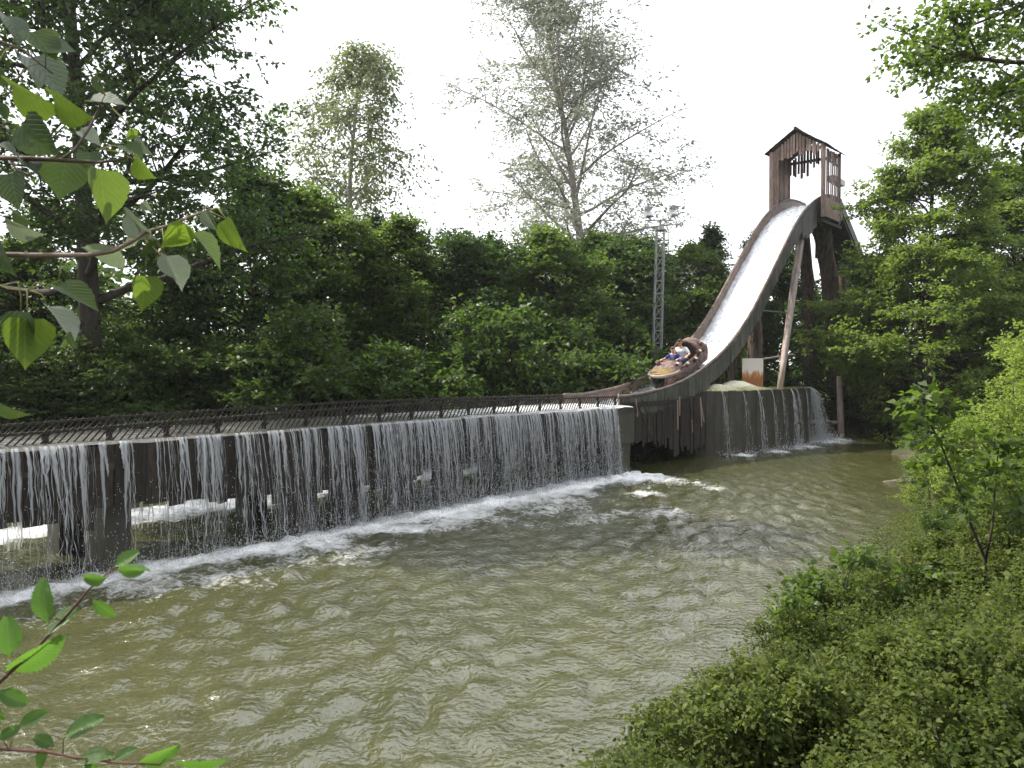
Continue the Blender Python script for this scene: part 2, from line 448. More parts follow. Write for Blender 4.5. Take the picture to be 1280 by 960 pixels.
# ------------------------------------------------------------------ falling water
def fall_mat():
    m, N, L = new_mat('falling_water')
    out = N.new('ShaderNodeOutputMaterial'); b = N.new('ShaderNodeBsdfPrincipled'); tr = N.new('ShaderNodeBsdfTransparent'); tl = N.new('ShaderNodeBsdfTranslucent')
    m1 = N.new('ShaderNodeMixShader'); m2 = N.new('ShaderNodeMixShader')
    b.inputs['Base Color'].default_value = (.60, .62, .65, 1); b.inputs['Roughness'].default_value = .06; b.inputs['Specular IOR Level'].default_value = 1.0
    tl.inputs['Color'].default_value = (.8, .82, .85, 1)
    m1.inputs[0].default_value = .35; m2.inputs[0].default_value = .5
    L.new(b.outputs[0], m1.inputs[1]); L.new(tl.outputs[0], m1.inputs[2]); L.new(m1.outputs[0], m2.inputs[1]); L.new(tr.outputs[0], m2.inputs[2])
    L.new(m2.outputs[0], out.inputs[0])
    return m
M_fall = fall_mat()
class Fall:
    """many thin wobbling threads and drops that leave an edge and fall in a curve"""
    def __init__(s, seed): s.r = np.random.RandomState(seed); s.V = []; s.F = []; s.n = 0
    def thread(s, p, out, z0, z1, speed, rad, dens=1.0, seg=22, broken=.4):
        r = s.r; L = z0 - z1
        drop = np.linspace(0, 1, seg) ** 1.15 * L
        tt = np.sqrt(2 * drop / 9.8)
        side = Vector((-out.y, out.x, 0))
        w = np.cumsum(r.normal(0, 1, seg)) * .013 * np.sqrt(drop / L + .02) + r.normal(0, .016, seg) * (drop / L) ** 1.5; w2 = np.cumsum(r.normal(0, 1, seg)) * .009 * (drop / L)
        rr = rad * np.clip(r.lognormal(-.25, .55, seg), .2, 2.4) * (1 - .25 * drop / L)
        cut = (drop / L > .35) & (r.rand(seg) < broken * drop / L); rr = np.where(cut, rr * .12, rr)
        C = np.array(p)[None, :] + np.outer(tt * speed, (out.x, out.y, 0)) + np.outer(w, (side.x, side.y, 0)) + np.outer(w2, (out.x, out.y, 0))
        C[:, 2] = z0 - drop + .004
        a = np.array((side.x, side.y, 0)); o = np.array((out.x, out.y, 0))
        ring = [a, o * .8, -a, -o * .8]
        V = np.stack([C + rr[:, None] * k for k in ring], 1).reshape(-1, 3)
        i = np.arange(seg - 1)[:, None] * 4; j = np.arange(4)[None, :]; k = (j + 1) % 4
        F = np.stack([i + j, i + k, i + k + 4, i + j + 4], -1).reshape(-1, 4)
        s.V.append(V); s.F.append(F + s.n); s.n += len(V)
    def sheet(s, p, out, z0, z1, speed, wid, seg=14):
        """a thin ragged tongue of unbroken water that narrows as it falls"""
        r = s.r; L = z0 - z1; drop = np.linspace(0, 1, seg) ** 1.1 * L; tt = np.sqrt(2 * drop / 9.8)
        side = Vector((-out.y, out.x, 0)); f = drop / L
        ww = wid * (1 - f) ** .7 * (.75 + .5 * r.rand(seg)) + .002; th = .004 + .004 * r.rand(seg)
        w = np.cumsum(r.normal(0, 1, seg)) * .006
        C = np.array(p)[None, :] + np.outer(tt * speed + r.normal(0, .006, seg), (out.x, out.y, 0)) + np.outer(w, (side.x, side.y, 0)); C[:, 2] = z0 - drop + .004
        a = np.array((side.x, side.y, 0)); o = np.array((out.x, out.y, 0))
        V = np.stack([C + a * ww[:, None], C + o * th[:, None] + a * (ww * r.uniform(-.3, .3, seg))[:, None], C - a * ww[:, None], C - o * th[:, None]], 1).reshape(-1, 3)
        i = np.arange(seg - 1)[:, None] * 4; j = np.arange(4)[None, :]; k = (j + 1) % 4
        F = np.stack([i + j, i + k, i + k + 4, i + j + 4], -1).reshape(-1, 4)
        s.V.append(V); s.F.append(F + s.n); s.n += len(V)
    def drops(s, C, rad):
        k = len(C); O = np.array([(1, 0, 0), (0, 1, 0), (0, 0, 1.7), (-1, 0, 0), (0, -1, 0), (0, 0, -1.7)], float)
        V = (C[:, None, :] + O[None] * rad[:, None, None]).reshape(-1, 3)
        q = np.array([(0, 1, 2, 2), (1, 3, 2, 2), (3, 4, 2, 2), (4, 0, 2, 2), (1, 0, 5, 5), (3, 1, 5, 5), (4, 3, 5, 5), (0, 4, 5, 5)])[:, :3]
        s.D = getattr(s, 'D', []) + [(V, q)]
    def build(s, name, label, cat):
        V = np.concatenate(s.V); F = np.concatenate(s.F)
        T = np.concatenate([F[:, [0, 1, 2]], F[:, [0, 2, 3]]])
        for DVt, q in getattr(s, 'D', []):
            k = len(DVt) // 6
            T = np.concatenate([T, (np.arange(k)[:, None, None] * 6 + q[None] + len(V)).reshape(-1, 3)]); V = np.concatenate([V, DVt])
        me = bpy.data.meshes.new(name); c = np.array([V[:, 0].mean(), V[:, 1].mean(), V[:, 2].min()])
        fast_mesh(me, V - c, T, True); me.materials.append(M_fall)
        return tag(link(bpy.data.objects.new(name, me), None, c), label, cat, kind='stuff')
OUT = Vector((NV[0], NV[1], 0)); BACK = Vector((-NV[0], -NV[1], 0))
fl = Fall(5)
s_ = -7.0
DARK = (1.35, 1.75, 3.05, 4.72, 5.72, 8.2, 10.9)                # dry columns in the curtain
while s_ < 14.05:                                             # bunches of water with gaps between them
    d = .45 + .55 * float(sm((s_ - .5) / 5))                  # thin on the left, close on the right
    wid = fl.r.uniform(.02, .11) * (.8 + .5 * d); big = fl.r.rand()
    if min(abs(s_ - q_) for q_ in DARK) > .09 and big < .62 + .38 * d:
        sp0 = .18 + .28 * fl.r.rand()
        for k in range(int(fl.r.poisson(1.2 + wid * 75 * (.5 + .6 * d)))):
            a_ = s_ + fl.r.normal(0, wid * .55)
            fl.thread(W(a_, .03 + .02 * fl.r.rand(), 1.79), OUT, 1.79 + .012 * fl.r.rand(), fl.r.uniform(-.03, .05), sp0 * fl.r.uniform(.85, 1.2), fl.r.choice([.0018, .0032, .0055, .010], p=[.44, .34, .17, .05]), broken=fl.r.uniform(.3, .85))
        if fl.r.rand() < .75:
            for k in range(1 + int(wid > .06)):
                fl.sheet(W(s_ + fl.r.normal(0, wid * .4), .035, 1.79), OUT, 1.795, 1.79 - fl.r.uniform(.35, 1.25), sp0, fl.r.uniform(.008, .035))
    s_ += wid * fl.r.uniform(.7, 1.25) * (1.75 - .75 * d)
nd = 14000
ss = fl.r.uniform(-6, 14.1, nd); keep = fl.r.rand(nd) < (.25 + .75 * sm((ss - 1.5) / 7)); ss = ss[keep]
dz = fl.r.power(2.2, len(ss)) * 1.75; tt = .05 + np.sqrt(2 * dz / 9.8) * fl.r.uniform(.15, .55, len(ss))
C = np.stack([P0[0] + DV[0] * ss + NV[0] * tt, P0[1] + DV[1] * ss + NV[1] * tt, 1.79 - dz], -1)
fl.drops(C, fl.r.uniform(.003, .009, len(C)))
nd = 11000                                                      # splash thrown up along the foot
ss = fl.r.uniform(-6, 14.4, nd); tt = .2 + fl.r.normal(0, .22, nd); zz = np.abs(fl.r.normal(0, .13, nd)) + .02
C = np.stack([P0[0] + DV[0] * ss + NV[0] * tt, P0[1] + DV[1] * ss + NV[1] * tt, zz], -1)
fl.drops(C, fl.r.uniform(.002, .007, len(C)))
fl.build('waterfall', 'long curtain of water threads spilling over the front lip of the flume', 'waterfall')
fb = Fall(6)                                                   # over the back of the channel
for k in range(260):
    s_ = fb.r.uniform(-8, 14.5)
    fb.thread(W(s_, -2.34, 1.79), BACK, 1.79, 0, fb.r.uniform(.3, .9), fb.r.uniform(.01, .03), seg=12, broken=.3)
fb.build('waterfall', 'water falling off the hidden back edge of the flume', 'waterfall')

# ------------------------------------------------------------------ the level flume channel
flume = empty('flume_channel', W(4, -1, 0), 'long dark plank-faced water channel standing on concrete piers in the lake', 'flume')
MB().sbox(-9, 14.45, -2.34, .02, 1.42, 1.60).build('channel_floor', M_conc, flume)
MB().sbox(-9, 14.95, -.42, -.02, 1.602, 1.755).build('overflow_lip', M_conc, flume)
MB().sbox(-9, 14.95, -2.34, -2.12, 1.602, 1.77).build('channel_curb', M_conc, flume)
MB().sbox(14.20, 14.95, -.60, .06, .82, 1.60).build('end_beam', M_conc, flume)
for ps in (-5.2, -1.6, 1.52, 4.72, 5.72, 8.4, 11.4):
    MB().sbox(ps - .19, ps + .19, -.75, -.25, -1.0, 1.418).build('pier', M_conc, flume)
    MB().sbox(ps - .19, ps + .19, -2.2, -1.75, -1.0, 1.418).build('pier', M_conc, flume)
MB().sbox(14.30, 14.83, -.55, .0, -1.0, .818).build('pier', M_conc, flume)
MB().sbox(14.30, 14.83, -2.2, -1.7, -1.0, 1.418).build('pier', M_conc, flume)
s_ = -8.8
pr = random.Random(4)
while s_ < 14.15:
    w = pr.uniform(.13, .27)
    bot = .74 + .13 * math.sin(s_ * .9) + pr.uniform(-.10, .10) + (.0 if s_ > 1 else .06)
    if pr.random() < .06: bot -= .25
    tq = .0 + pr.uniform(-.02, .008); g = .006
    e = min(s_ + w, 14.18)
    b0, b1 = bot + pr.uniform(-.02, .02), bot + pr.uniform(-.02, .02)
    MB().hexa([W(s_ + g, tq, b0), W(e - g, tq, b1), W(e - g, tq - .045, b1), W(s_ + g, tq - .045, b0),
               W(s_ + g, tq + .05, 1.755), W(e - g, tq + .05, 1.755), W(e - g, tq + .005, 1.755), W(s_ + g, tq + .005, 1.755)]).build('plank', M_wood, flume)
    s_ += w
MB().sbox(-9, 14.2, -.19, -.12, 1.30, 1.40).build('plank_batten', M_wood, flume)

# water lying in the channel, a real sheet that slips over both lips
def chan_z(S, T):
    X = P0[0] + DV[0] * S + NV[0] * T; Y = P0[1] + DV[1] * S + NV[1] * T
    z = 1.80 + (fbm(S * 2.2, T * 3.0) - .47) * .07 - .035 * sm((T + .10) / .16) - .03 * sm((-T - 2.2) / .16)
    return X, Y, z
c_me = grid_mesh('channel_water', np.arange(-9, 15.0, .06), np.linspace(-2.36, .045, 40), chan_z, M_chan, True,
                 lambda X, Y: {'foam': np.clip(.15 + .55 * sm((flume_st(X, Y)[0] - 3) / 9) + .5 * (fbm(X * .9, Y * .9) - .45), 0, 1)})
cw = link(bpy.data.objects.new('channel_water', c_me), None, (0, 0, 0)); tag(cw, 'grey churning water lying in the flume channel', 'water', kind='stuff')

# low slatted railings along both sides
u_rail = unit_box('rail_bar', M_railw)
u_slat = unit_box('slat_bar', M_railw)
u_post = unit_box('post_bar', M_railw)
def railing(t, label, posts):
    r = empty('railing', W(4, t, 1.75), label, 'railing', None)
    prev = None
    ks = list(np.arange(-8.8, 14.76, .45))
    for a, b in zip(ks[:-1:2], ks[2::2]):
        A, B = W(a, t, rail_z(a)), W(b + .004, t, rail_z(b))
        inst('rail', u_rail, bar_M(A, B, .042, .036), r)
    k = 0
    s = -8.7
    rr = random.Random(int(abs(t) * 100))
    while s < 14.5:
        z1 = rail_z(s + .2)
        e = .24
        lean = .235 + rr.uniform(-.012, .012)
        inst('slat', u_slat, bar_M(W(s, t + .03, 1.765), W(s + lean, t + .03, z1 + .035 + rr.uniform(-.012, .012)), .012, .022), r)
        s += .105 + rr.uniform(-.006, .006)
    if posts:
        s = -8.4
        while s < 14.8:
            inst('post', u_post, bar_M(W(s, t - .005, 1.70), W(s, t - .005, rail_z(s) - .02), .06, .06), r)
            s += .82
    return r
railing(-.30, 'low dark slatted railing standing in the overflow lip in front', True)
railing(-2.06, 'low dark slatted railing along the far side of the channel', True)

# ------------------------------------------------------------------ the steep chute
TN, TF = -.40, -2.0
chute = empty('flume_chute', W(22, -1.2, 0), 'steep timber water chute with log rails climbing to the tower', 'chute')
def cap_rail(t, r, name, s0, s1):
    pts = [W(s, t, rail_z(s)) for s in np.arange(s0, s1, .3)]
    MB().tube(pts, r, 8).build(name, M_rail_log, chute, True)
cap_rail(TN, .052, 'log_rail', 14.9, 33.6)
cap_rail(TF, .062, 'log_rail', 14.6, 33.6)
def ribbon(name, s0, s1, ta, tb, da, db, m, step=.3):
    V, F = [], []
    ks = np.append(np.arange(s0, s1, step), s1)
    for s in ks:
        z = rail_z(s)
        V += [W(s, ta, z - da), W(s, tb, z - db), W(s, tb + (.05 if abs(ta - tb) < .3 else 0), z - db), W(s, ta + (.05 if abs(ta - tb) < .3 else 0), z - da)]
        if abs(ta - tb) >= .3:
            V[-2].z -= .06; V[-1].z -= .06
    for i in range(len(ks) - 1):
        a = i * 4
        for j in range(4):
            F.append((a + j, a + (j + 1) % 4, a + 4 + (j + 1) % 4, a + 4 + j))
    F += [(3, 2, 1, 0), tuple(len(V) - 4 + j for j in range(4))]
    return obj(name, V, F, m, chute)
BED = .52
ribbon('trough_floor', 14.9, 33.6, TN - .02, TF + .02, BED, BED, M_inner)
ribbon('trough_lining', 14.6, 33.6, TF - .02, TF - .02, .02, BED + .05, M_inner)
ribbon('trough_lining', 14.95, 33.6, TN - .06, TN - .06, .02, BED + .05, M_inner)
# outer cladding of the near side, panel by panel, and of the far side
pr = random.Random(12)
for t, nm in ((TN + .012, 0), (TF - .075, 1)):
    s = 15.0
    while s < 33.4:
        w = pr.uniform(.42, .58) * (.8 if s > 22 else 1)
        e = min(s + w, 33.5)
        dep = (.80 if s < 20 else .62) + pr.uniform(-.03, .05) + (.25 + pr.uniform(0, .3) if s > 28.2 else 0)
        g = .008; o = pr.uniform(0, .012)
        za, zb = rail_z(s), rail_z(e)
        MB().hexa([W(s + g, t + .05 + o, za - dep), W(e - g, t + .05 + o, zb - dep - pr.uniform(0, .05)), W(e - g, t + .012, zb - dep), W(s + g, t + .012, za - dep),
                   W(s + g, t + .05 + o, za - .04), W(e - g, t + .05 + o, zb - .04), W(e - g, t + .012, zb - .04), W(s + g, t + .012, za - .04)]).build('panel', M_panel, chute)
        s = e
# beams under the trough
for t in (TN - .25, TF + .25):
    pts = [W(s, t, rail_z(s) - BED - .20) for s in np.arange(16.0, 33.4, .4)]
    MB().tube(pts, .12, 6).build('under_beam', M_wood, chute)
# water rushing down the trough
def rush_z(S, T):
    X = P0[0] + DV[0] * S + NV[0] * T; Y = P0[1] + DV[1] * S + NV[1] * T
    z = np.array([rail_z(v) for v in S[0]])[None, :] - BED + .17 + 0 * S
    f = np.clip((19 - S) / 4, 0, 1)
    return X, Y, z + (fbm(S * 3.0, T * 7) - .45) * .17 + (fbm(S * 9, T * 14) - .45) * .11 + f * .03
ru = grid_mesh('chute_water', np.arange(14.9, 33.5, .06), np.linspace(TF + .0, TN - .03, 34), rush_z, M_white, True,
               lambda X, Y: {'foam': np.clip(.35 + .55 * sm((flume_st(X, Y)[0] - 17.5) / 3) + .5 * (fbm(flume_st(X, Y)[0] * 1.2, flume_st(X, Y)[1] * 6) - .5) - .45 * np.exp(-((flume_st(X, Y)[1] - TF) / .3) ** 2), 0, 1)})
tag(link(bpy.data.objects.new('chute_water', ru), None, (0, 0, 0)), 'white water rushing down the steep chute', 'water', kind='stuff')
fr = Fall(9)
fr.thread(W(30, -1.2, 9.6), OUT, 9.62, 9.58, .1, .01, seg=4)
nd = 2600
ss = fr.r.uniform(16, 31.5, nd); tt = fr.r.uniform(TF + .1, TN - .1, nd)
zz = np.array([rail_z(v) for v in ss]) - BED + .16 + np.abs(fr.r.normal(0, .09, nd))
fr.drops(np.stack([P0[0] + DV[0] * ss + NV[0] * tt, P0[1] + DV[1] * ss + NV[1] * tt, zz], -1), fr.r.uniform(.006, .018, nd))
fr.build('spray', 'white spray flying off the water in the steep chute', 'spray')

# ragged hanging planks below the foot of the chute
skirt = empty('plank_skirt', W(17, -.2, 0), 'ragged dark planks hanging below the foot of the chute', 'plank wall')
s_ = 14.98
pr = random.Random(21)
while s_ < 19.75:
    w = pr.uniform(.12, .22); e = min(s_ + w, 19.78)
    top = min(rail_z(s_) - .55, 2.02) + pr.uniform(-.05, .05); top = max(top, 1.5)
    bot = (.62 if s_ < 17.4 else .30) + pr.uniform(-.14, .16)
    tq = -.24 + pr.uniform(-.03, .03); k = pr.uniform(-.03, .03)
    MB().hexa([W(s_ + .007 + k, tq, bot), W(e - .007 + k, tq, bot + pr.uniform(-.05, .05)), W(e - .007 + k, tq - .04, bot), W(s_ + .007 + k, tq - .04, bot),
               W(s_ + .007, tq, top), W(e - .007, tq, top), W(e - .007, tq - .04, top), W(s_ + .007, tq - .04, top)]).build('plank', M_wood, skirt)
    s_ += w
for k in range(16):                                     # splintered strips leaning out in front
    s = pr.uniform(15.1, 19.4); top = 1.95 + pr.uniform(-.1, .05); L = pr.uniform(.35, 1.15)
    inst('splinter', unit_box('splinter_bar', M_wood if k % 3 else M_shed), bar_M(W(s, -.18 + pr.uniform(0, .05), top), W(s + pr.gauss(0, .10) + (.35 if k == 5 else 0), -.12 + pr.uniform(0, .08), top - L), .022, .035), skirt)
MB().sbox(14.98, 19.75, -.40, -.30, 1.72, 1.86).build('beam', M_wood, skirt)
MB().sbox(14.98, 19.75, -2.1, -.42, 1.0, 1.1).build('deck', M_wood, skirt)
for s in (16.6, 18.2):
    MB().sbox(s - .13, s + .13, -1.9, -1.5, -1, 1.0).build('pier', M_conc, skirt)

# ------------------------------------------------------------------ the splash basin
basin = empty('splash_basin', W(24, -1.2, 0), 'rounded board-marked splash basin brimming with water under the chute', 'basin')
BPL = [(19.8, -1.2), (19.85, -.30), (20.6, .16), (21.6, .42), (23.0, .62), (24.6, .78), (26.0, .80), (26.9, .62), (27.5, .15), (27.8, -.6), (27.75, -1.6), (27.2, -2.5), (26.0, -2.85), (23.5, -2.9), (21.2, -2.9), (20.1, -2.4)]
def along(P, step, rnd, closed=True):
    P = [Vector((a, b, 0)) for a, b in P]; out = []
    Q = P + [P[0]]
    # smooth the plan by Chaikin cuts
    for _ in range(2):
        n = []
        for i in range(len(Q) - 1):
            n += [Q[i].lerp(Q[i + 1], .25), Q[i].lerp(Q[i + 1], .75)]
        Q = n + [n[0]]
    acc = 0; nxt = 0; pts = [Q[0]]
    for i in range(len(Q) - 1):
        d = (Q[i + 1] - Q[i]).length
        while nxt <= acc + d:
            pts.append(Q[i].lerp(Q[i + 1], (nxt - acc) / max(d, 1e-6))); nxt += step * (1 + rnd.uniform(-.25, .25))
        acc += d
    return pts[1:], Q
pr = random.Random(33)
bp, BQ = along(BPL, .27, pr)
ctr = Vector((23.8, -1.1, 0))
for a, b in zip(bp, bp[1:] + bp[:1]):
    if (a - b).length > .6: continue
    d = (b - a).normalized(); nrm = Vector((d.y, -d.x, 0))
    if nrm.dot((a + b) / 2 - ctr) < 0: nrm = -nrm
    o = pr.uniform(0, .02); th = .10; g = d * .005
    A, B = a + g + nrm * o, b - g + nrm * o
    C, D = b - g - nrm * th, a + g - nrm * th
    zt = 2.06 + pr.uniform(-.012, .012)
    MB().hexa([W(p.x, p.y, -1.0) for p in (A, B, C, D)] + [W(p.x, p.y, zt) for p in (A, B, C, D)]).build('board', M_conc2 if False else M_conc, basin)
V = [W(p.x, p.y, 2.0) for p in BQ[:-1]]; inner = [ctr.lerp(p, .975) for p in BQ[:-1]]
n = len(inner)
obj('basin_core', [W(p.x, p.y, -1.0) for p in inner] + [W(p.x, p.y, 1.95) for p in inner], [tuple(reversed(range(n))), tuple(range(n, 2 * n))] + [(i, (i + 1) % n, n + (i + 1) % n, n + i) for i in range(n)], M_conc, basin)
# water and yellowish foam in the basin: rings from the middle out to the edge
V, F, A = [], [], []
rings = 26
for k in range(rings + 1):
    f = k / rings
    for p in BQ[:-1]:
        q = ctr.lerp(p, f)
        z = 2.045 + float((fbm(np.array([q.x * 3]), np.array([q.y * 3]))[0] - .45) * .06)
        mound = max(math.exp(-((q.x - 22.4) / 1.2) ** 2 - ((q.y + .45) / .9) ** 2), .8 * math.exp(-((q.x - 21.0) / .8) ** 2 - ((q.y + .4) / .7) ** 2))
        z += .26 * mound * (.6 + float(fbm(np.array([q.x * 4]), np.array([q.y * 4]))[0]))
        if k == rings: z = 2.05
        V.append(W(q.x, q.y, z)); A.append(min(1, .15 + 1.1 * mound))
n = len(BQ) - 1
for k in range(rings):
    for i in range(n):
        F.append((k * n + i, k * n + (i + 1) % n, (k + 1) * n + (i + 1) % n, (k + 1) * n + i))
M_basinw = water_mat('green_basin_water', (.2, .2, .07), foam=(.82, .8, .62), bump=.4)
o = obj('basin_water', V, F, M_basinw, None, True); tag(o, 'green water with yellow white foam brimming in the splash basin', 'water', kind='stuff')
t_ = o.data.attributes.new('foam', 'FLOAT', 'POINT'); t_.data.foreach_set('value', np.array(A, dtype=np.float32))
def edge_pt(s):
    best = min((p for p in BQ if p.y > -.9), key=lambda p: abs(p.x - s)); return best
def stream(s, wid, n, label, seed, speed=.45, rad=.009):
    f = Fall(seed)
    for k in range(n):
        p = edge_pt(s + f.r.uniform(-wid, wid))
        q = Vector((s + f.r.uniform(-wid, wid), p.y, 0))
        f.thread(W(q.x, p.y + .03, 2.06), OUT, 2.065, 0, speed * f.r.uniform(.7, 1.3), rad * f.r.uniform(.6, 1.3), broken=.35)
    m = 14 * n
    dz = f.r.power(1.8, m) * 2.0; p = edge_pt(s)
    tt = p.y + .05 + np.sqrt(2 * dz / 9.8) * speed * f.r.uniform(.6, 1.5, m); ss = s + f.r.normal(0, wid + .04, m)
    f.drops(np.stack([P0[0] + DV[0] * ss + NV[0] * tt, P0[1] + DV[1] * ss + NV[1] * tt, 2.06 - dz], -1), f.r.uniform(.005, .013, m))
    m = 60 + 6 * n
    ss = s + f.r.normal(0, wid + .2, m); tt = p.y + .35 + f.r.normal(0, .2, m)
    f.drops(np.stack([P0[0] + DV[0] * ss + NV[0] * tt, P0[1] + DV[1] * ss + NV[1] * tt, np.abs(f.r.normal(0, .1, m))], -1), f.r.uniform(.006, .018, m))
    f.build('water_stream', label, 'water stream')
stream(20.35, .05, 5, 'leftmost thin stream falling from the basin rim beside the plank skirt', 41)
stream(22.0, .05, 6, 'thin stream falling from the basin rim left of the rusty board', 42)
stream(22.95, .04, 4, 'thinnest stream falling below the rusty white board', 43)
stream(24.35, .07, 10, 'stronger stream falling from the middle of the basin rim', 44)
stream(24.75, .04, 4, 'narrow stream just right of the stronger stream on the basin', 48)
stream(21.2, .03, 4, 'faint stream between the leftmost stream and the rusty board', 49, .4, .006)
stream(23.6, .03, 4, 'faint stream between the thinnest and the stronger stream', 50, .4, .006)
stream(25.7, .05, 5, 'faint stream left of the broad fan at the basin end', 51, .4, .006)
# the broad fall over the rounded right end of the basin
f = Fall(45)
for k in range(190):
    i = f.r.rand() ** 1.2
    p = [q for q in BQ if q.x > 26.2 and q.y > -1.4]
    p = p[int(i * (len(p) - 1))]
    d = (p - ctr); nr = Vector((d.x * .6, d.y, 0)).normalized()
    o3 = Vector((DV[0] * nr.x + NV[0] * nr.y, DV[1] * nr.x + NV[1] * nr.y, 0)).normalized()
    f.thread(W(p.x + f.r.normal(0, .03), p.y + f.r.normal(0, .03), 2.06), o3, 2.07, 0, f.r.uniform(.4, 1.1), f.r.uniform(.004, .012), broken=.5)
m = 900
ang = f.r.uniform(-.2, 1.6, m); dz = f.r.power(1.6, m) * 2.0; rr = np.sqrt(2 * dz / 9.8) * f.r.uniform(.5, 1.25, m)
ss = 27.1 + .45 * np.cos(ang) + rr * np.cos(ang); tt = .2 + .35 * np.sin(ang) + rr * np.sin(ang)
f.drops(np.stack([P0[0] + DV[0] * ss + NV[0] * tt, P0[1] + DV[1] * ss + NV[1] * tt, 2.05 - dz], -1), f.r.uniform(.006, .015, m))
m = 900
ss = 27.6 + f.r.normal(0, .5, m); tt = .8 + f.r.normal(0, .4, m)
f.drops(np.stack([P0[0] + DV[0] * ss + NV[0] * tt, P0[1] + DV[1] * ss + NV[1] * tt, np.abs(f.r.normal(0, .16, m))], -1), f.r.uniform(.008, .022, m))
f.build('waterfall', 'broad fan of water pouring off the right end of the basin', 'waterfall')

# rusty board standing in the basin
m, N, L = new_mat('white_board_rusting_from_below')
out = N.new('ShaderNodeOutputMaterial'); b = N.new('ShaderNodeBsdfPrincipled'); tc = N.new('ShaderNodeTexCoord'); sx = N.new('ShaderNodeSeparateXYZ'); nz = N.new('ShaderNodeTexNoise')
mp = N.new('ShaderNodeMapping'); mp.inputs['Scale'].default_value = (9, 9, 2.2); nz.inputs['Scale'].default_value = 1.6; nz.inputs['Detail'].default_value = 6
L.new(tc.outputs['Generated'], sx.inputs[0]); L.new(tc.outputs['Object'], mp.inputs[0]); L.new(mp.outputs[0], nz.inputs['Vector'])
ad = N.new('ShaderNodeMath'); ad.operation = 'MULTIPLY_ADD'; ad.inputs[1].default_value = -.55; L.new(nz.outputs['Fac'], ad.inputs[0]); L.new(sx.outputs['Z'], ad.inputs[2])
cr = N.new('ShaderNodeValToRGB'); e = cr.color_ramp.elements; e[0].position = .12; e[0].color = (.22, .08, .02, 1); e[1].position = .34; e[1].color = (.55, .51, .47, 1)
k = cr.color_ramp.elements.new(.24); k.color = (.36, .17, .05, 1)
L.new(ad.outputs[0], cr.inputs[0]); L.new(cr.outputs[0], b.inputs['Base Color']); b.inputs['Roughness'].default_value = .6; L.new(b.outputs[0], out.inputs[0])
M_rust = m
sg = empty('rusty_board', W(25.6, -1.3, 2.0), 'square white board streaked with rust standing in the basin', 'board')
a, c = at(928, 448, 27.6), at(953, 448, 27.6)
zb = 1.98; zt = at(928, 448, 27.6).z
MB().hexa([Vector((a.x, 27.6, zb)), Vector((c.x, 27.5, zb)), Vector((c.x, 27.56, zb)), Vector((a.x, 27.66, zb)), Vector((a.x, 27.6, zt)), Vector((c.x, 27.5, zt)), Vector((c.x, 27.56, zt)), Vector((a.x, 27.66, zt))]).build('panel', M_rust, sg)
MB().tube([Vector((c.x - .06, 27.72, 1.9)), Vector((c.x - .06, 27.72, zt - .1))], .04, 6).build('post', M_wood, sg)
MB().tube([Vector((a.x + .06, 27.72, 1.9)), Vector((a.x + .06, 27.72, zt - .1))], .04, 6).build('post', M_wood, sg)

# slanting poles and bark-covered columns that carry the chute
pts = lambda a, b, n=7: [a.lerp(b, i / (n - 1)) for i in range(n)]
def pole(a, b, r, label, name='support_pole'):
    o = MB().tube(pts(a, b), [r * (1.12 - .2 * i / 6) for i in range(7)], 10, wob=.04).build(name, M_pole, None, True, True)
    return tag(o, label, 'support pole', 'peeled poles propping the chute')
pole(W(26.75, -.55, 1.85), W(29.35, -.55, 8.75), .098, 'thick peeled pole leaning up from the basin to the chute top')
pole(W(27.15, -.75, 1.85), W(29.0, -.65, 8.3), .07, 'thinner peeled pole just behind the thick leaning pole')
def column(name, a, b, r0, r1, label, bend=.0, seed=1, flare=1.35):
    rr = random.Random(seed); P = pts(a, b, 12); side = Vector((DV[0], DV[1], 0))
    P = [p + side * (bend * math.sin(math.pi * i / 11)) + Vector((rr.gauss(0, .03), rr.gauss(0, .03), 0)) for i, p in enumerate(P)]
    rad = [(r0 + (r1 - r0) * i / 11) * (flare if i == 0 else 1.1 if i == 1 else 1) for i in range(12)]
    t = empty(name, P[0], label, 'support column')
    random.seed(seed)
    MB().tube(P, rad, 14, wob=.13).build('bark_core', M_bark, t, True)
    # loose strips of bark, some hanging free
    for k in range(26):
        i = rr.randrange(0, 10); q = rr.uniform(0, 6.283); L_ = rr.uniform(.5, 1.5)
        d = Vector((math.cos(q), math.sin(q), 0)); f = rr.random()
        p = P[i].lerp(P[i + 1], f) + d * (rad[i] * 1.04)
        e = p + Vector((0, 0, -L_)) + d * rr.uniform(0, .12)
        if e.z < .05: continue
        inst('bark_strip', bark_bar, bar_M(p, e, rr.uniform(.05, .12), .03, d), t)
    return t
bark_bar = unit_box('bark_bar', M_bark)
column('bark_column', W(26.05, -1.25, 1.9), W(26.05, -1.25, 6.0), .27, .25, 'upright bark-covered trunk carrying the middle of the chute', 0, 3, 1.15)
column('bark_column', W(24.1, -1.5, 1.9), W(24.6, -1.4, 4.7), .17, .15, 'thin dark bark trunk behind the boat end of the chute', 0, 8, 1.1)
column('bark_column', W(34.0, -.55, -.2), W(31.7, -.75, 9.6), .33, .36, 'leaning shaggy bark trunk holding up the tower', .75, 5, 1.0)
column('bark_column', W(34.0, -1.9, -.2), W(32.3, -1.7, 9.6), .26, .24, 'dark bark trunk behind the leaning one under the tower', .5, 6, 1.2)
bt = empty('brace_pole', W(24.5, -2, 3.0), 'thin horizontal bars tying the columns under the chute', 'brace')
MB().tube([W(26.2, -1.7, 3.05), W(28.3, -.6, 3.35)], .035, 6).build('bar', M_pole, bt)
MB().tube([W(26.2, -1.0, 5.0), W(28.0, -.75, 5.0)], .03, 6).build('bar', M_steel, bt)
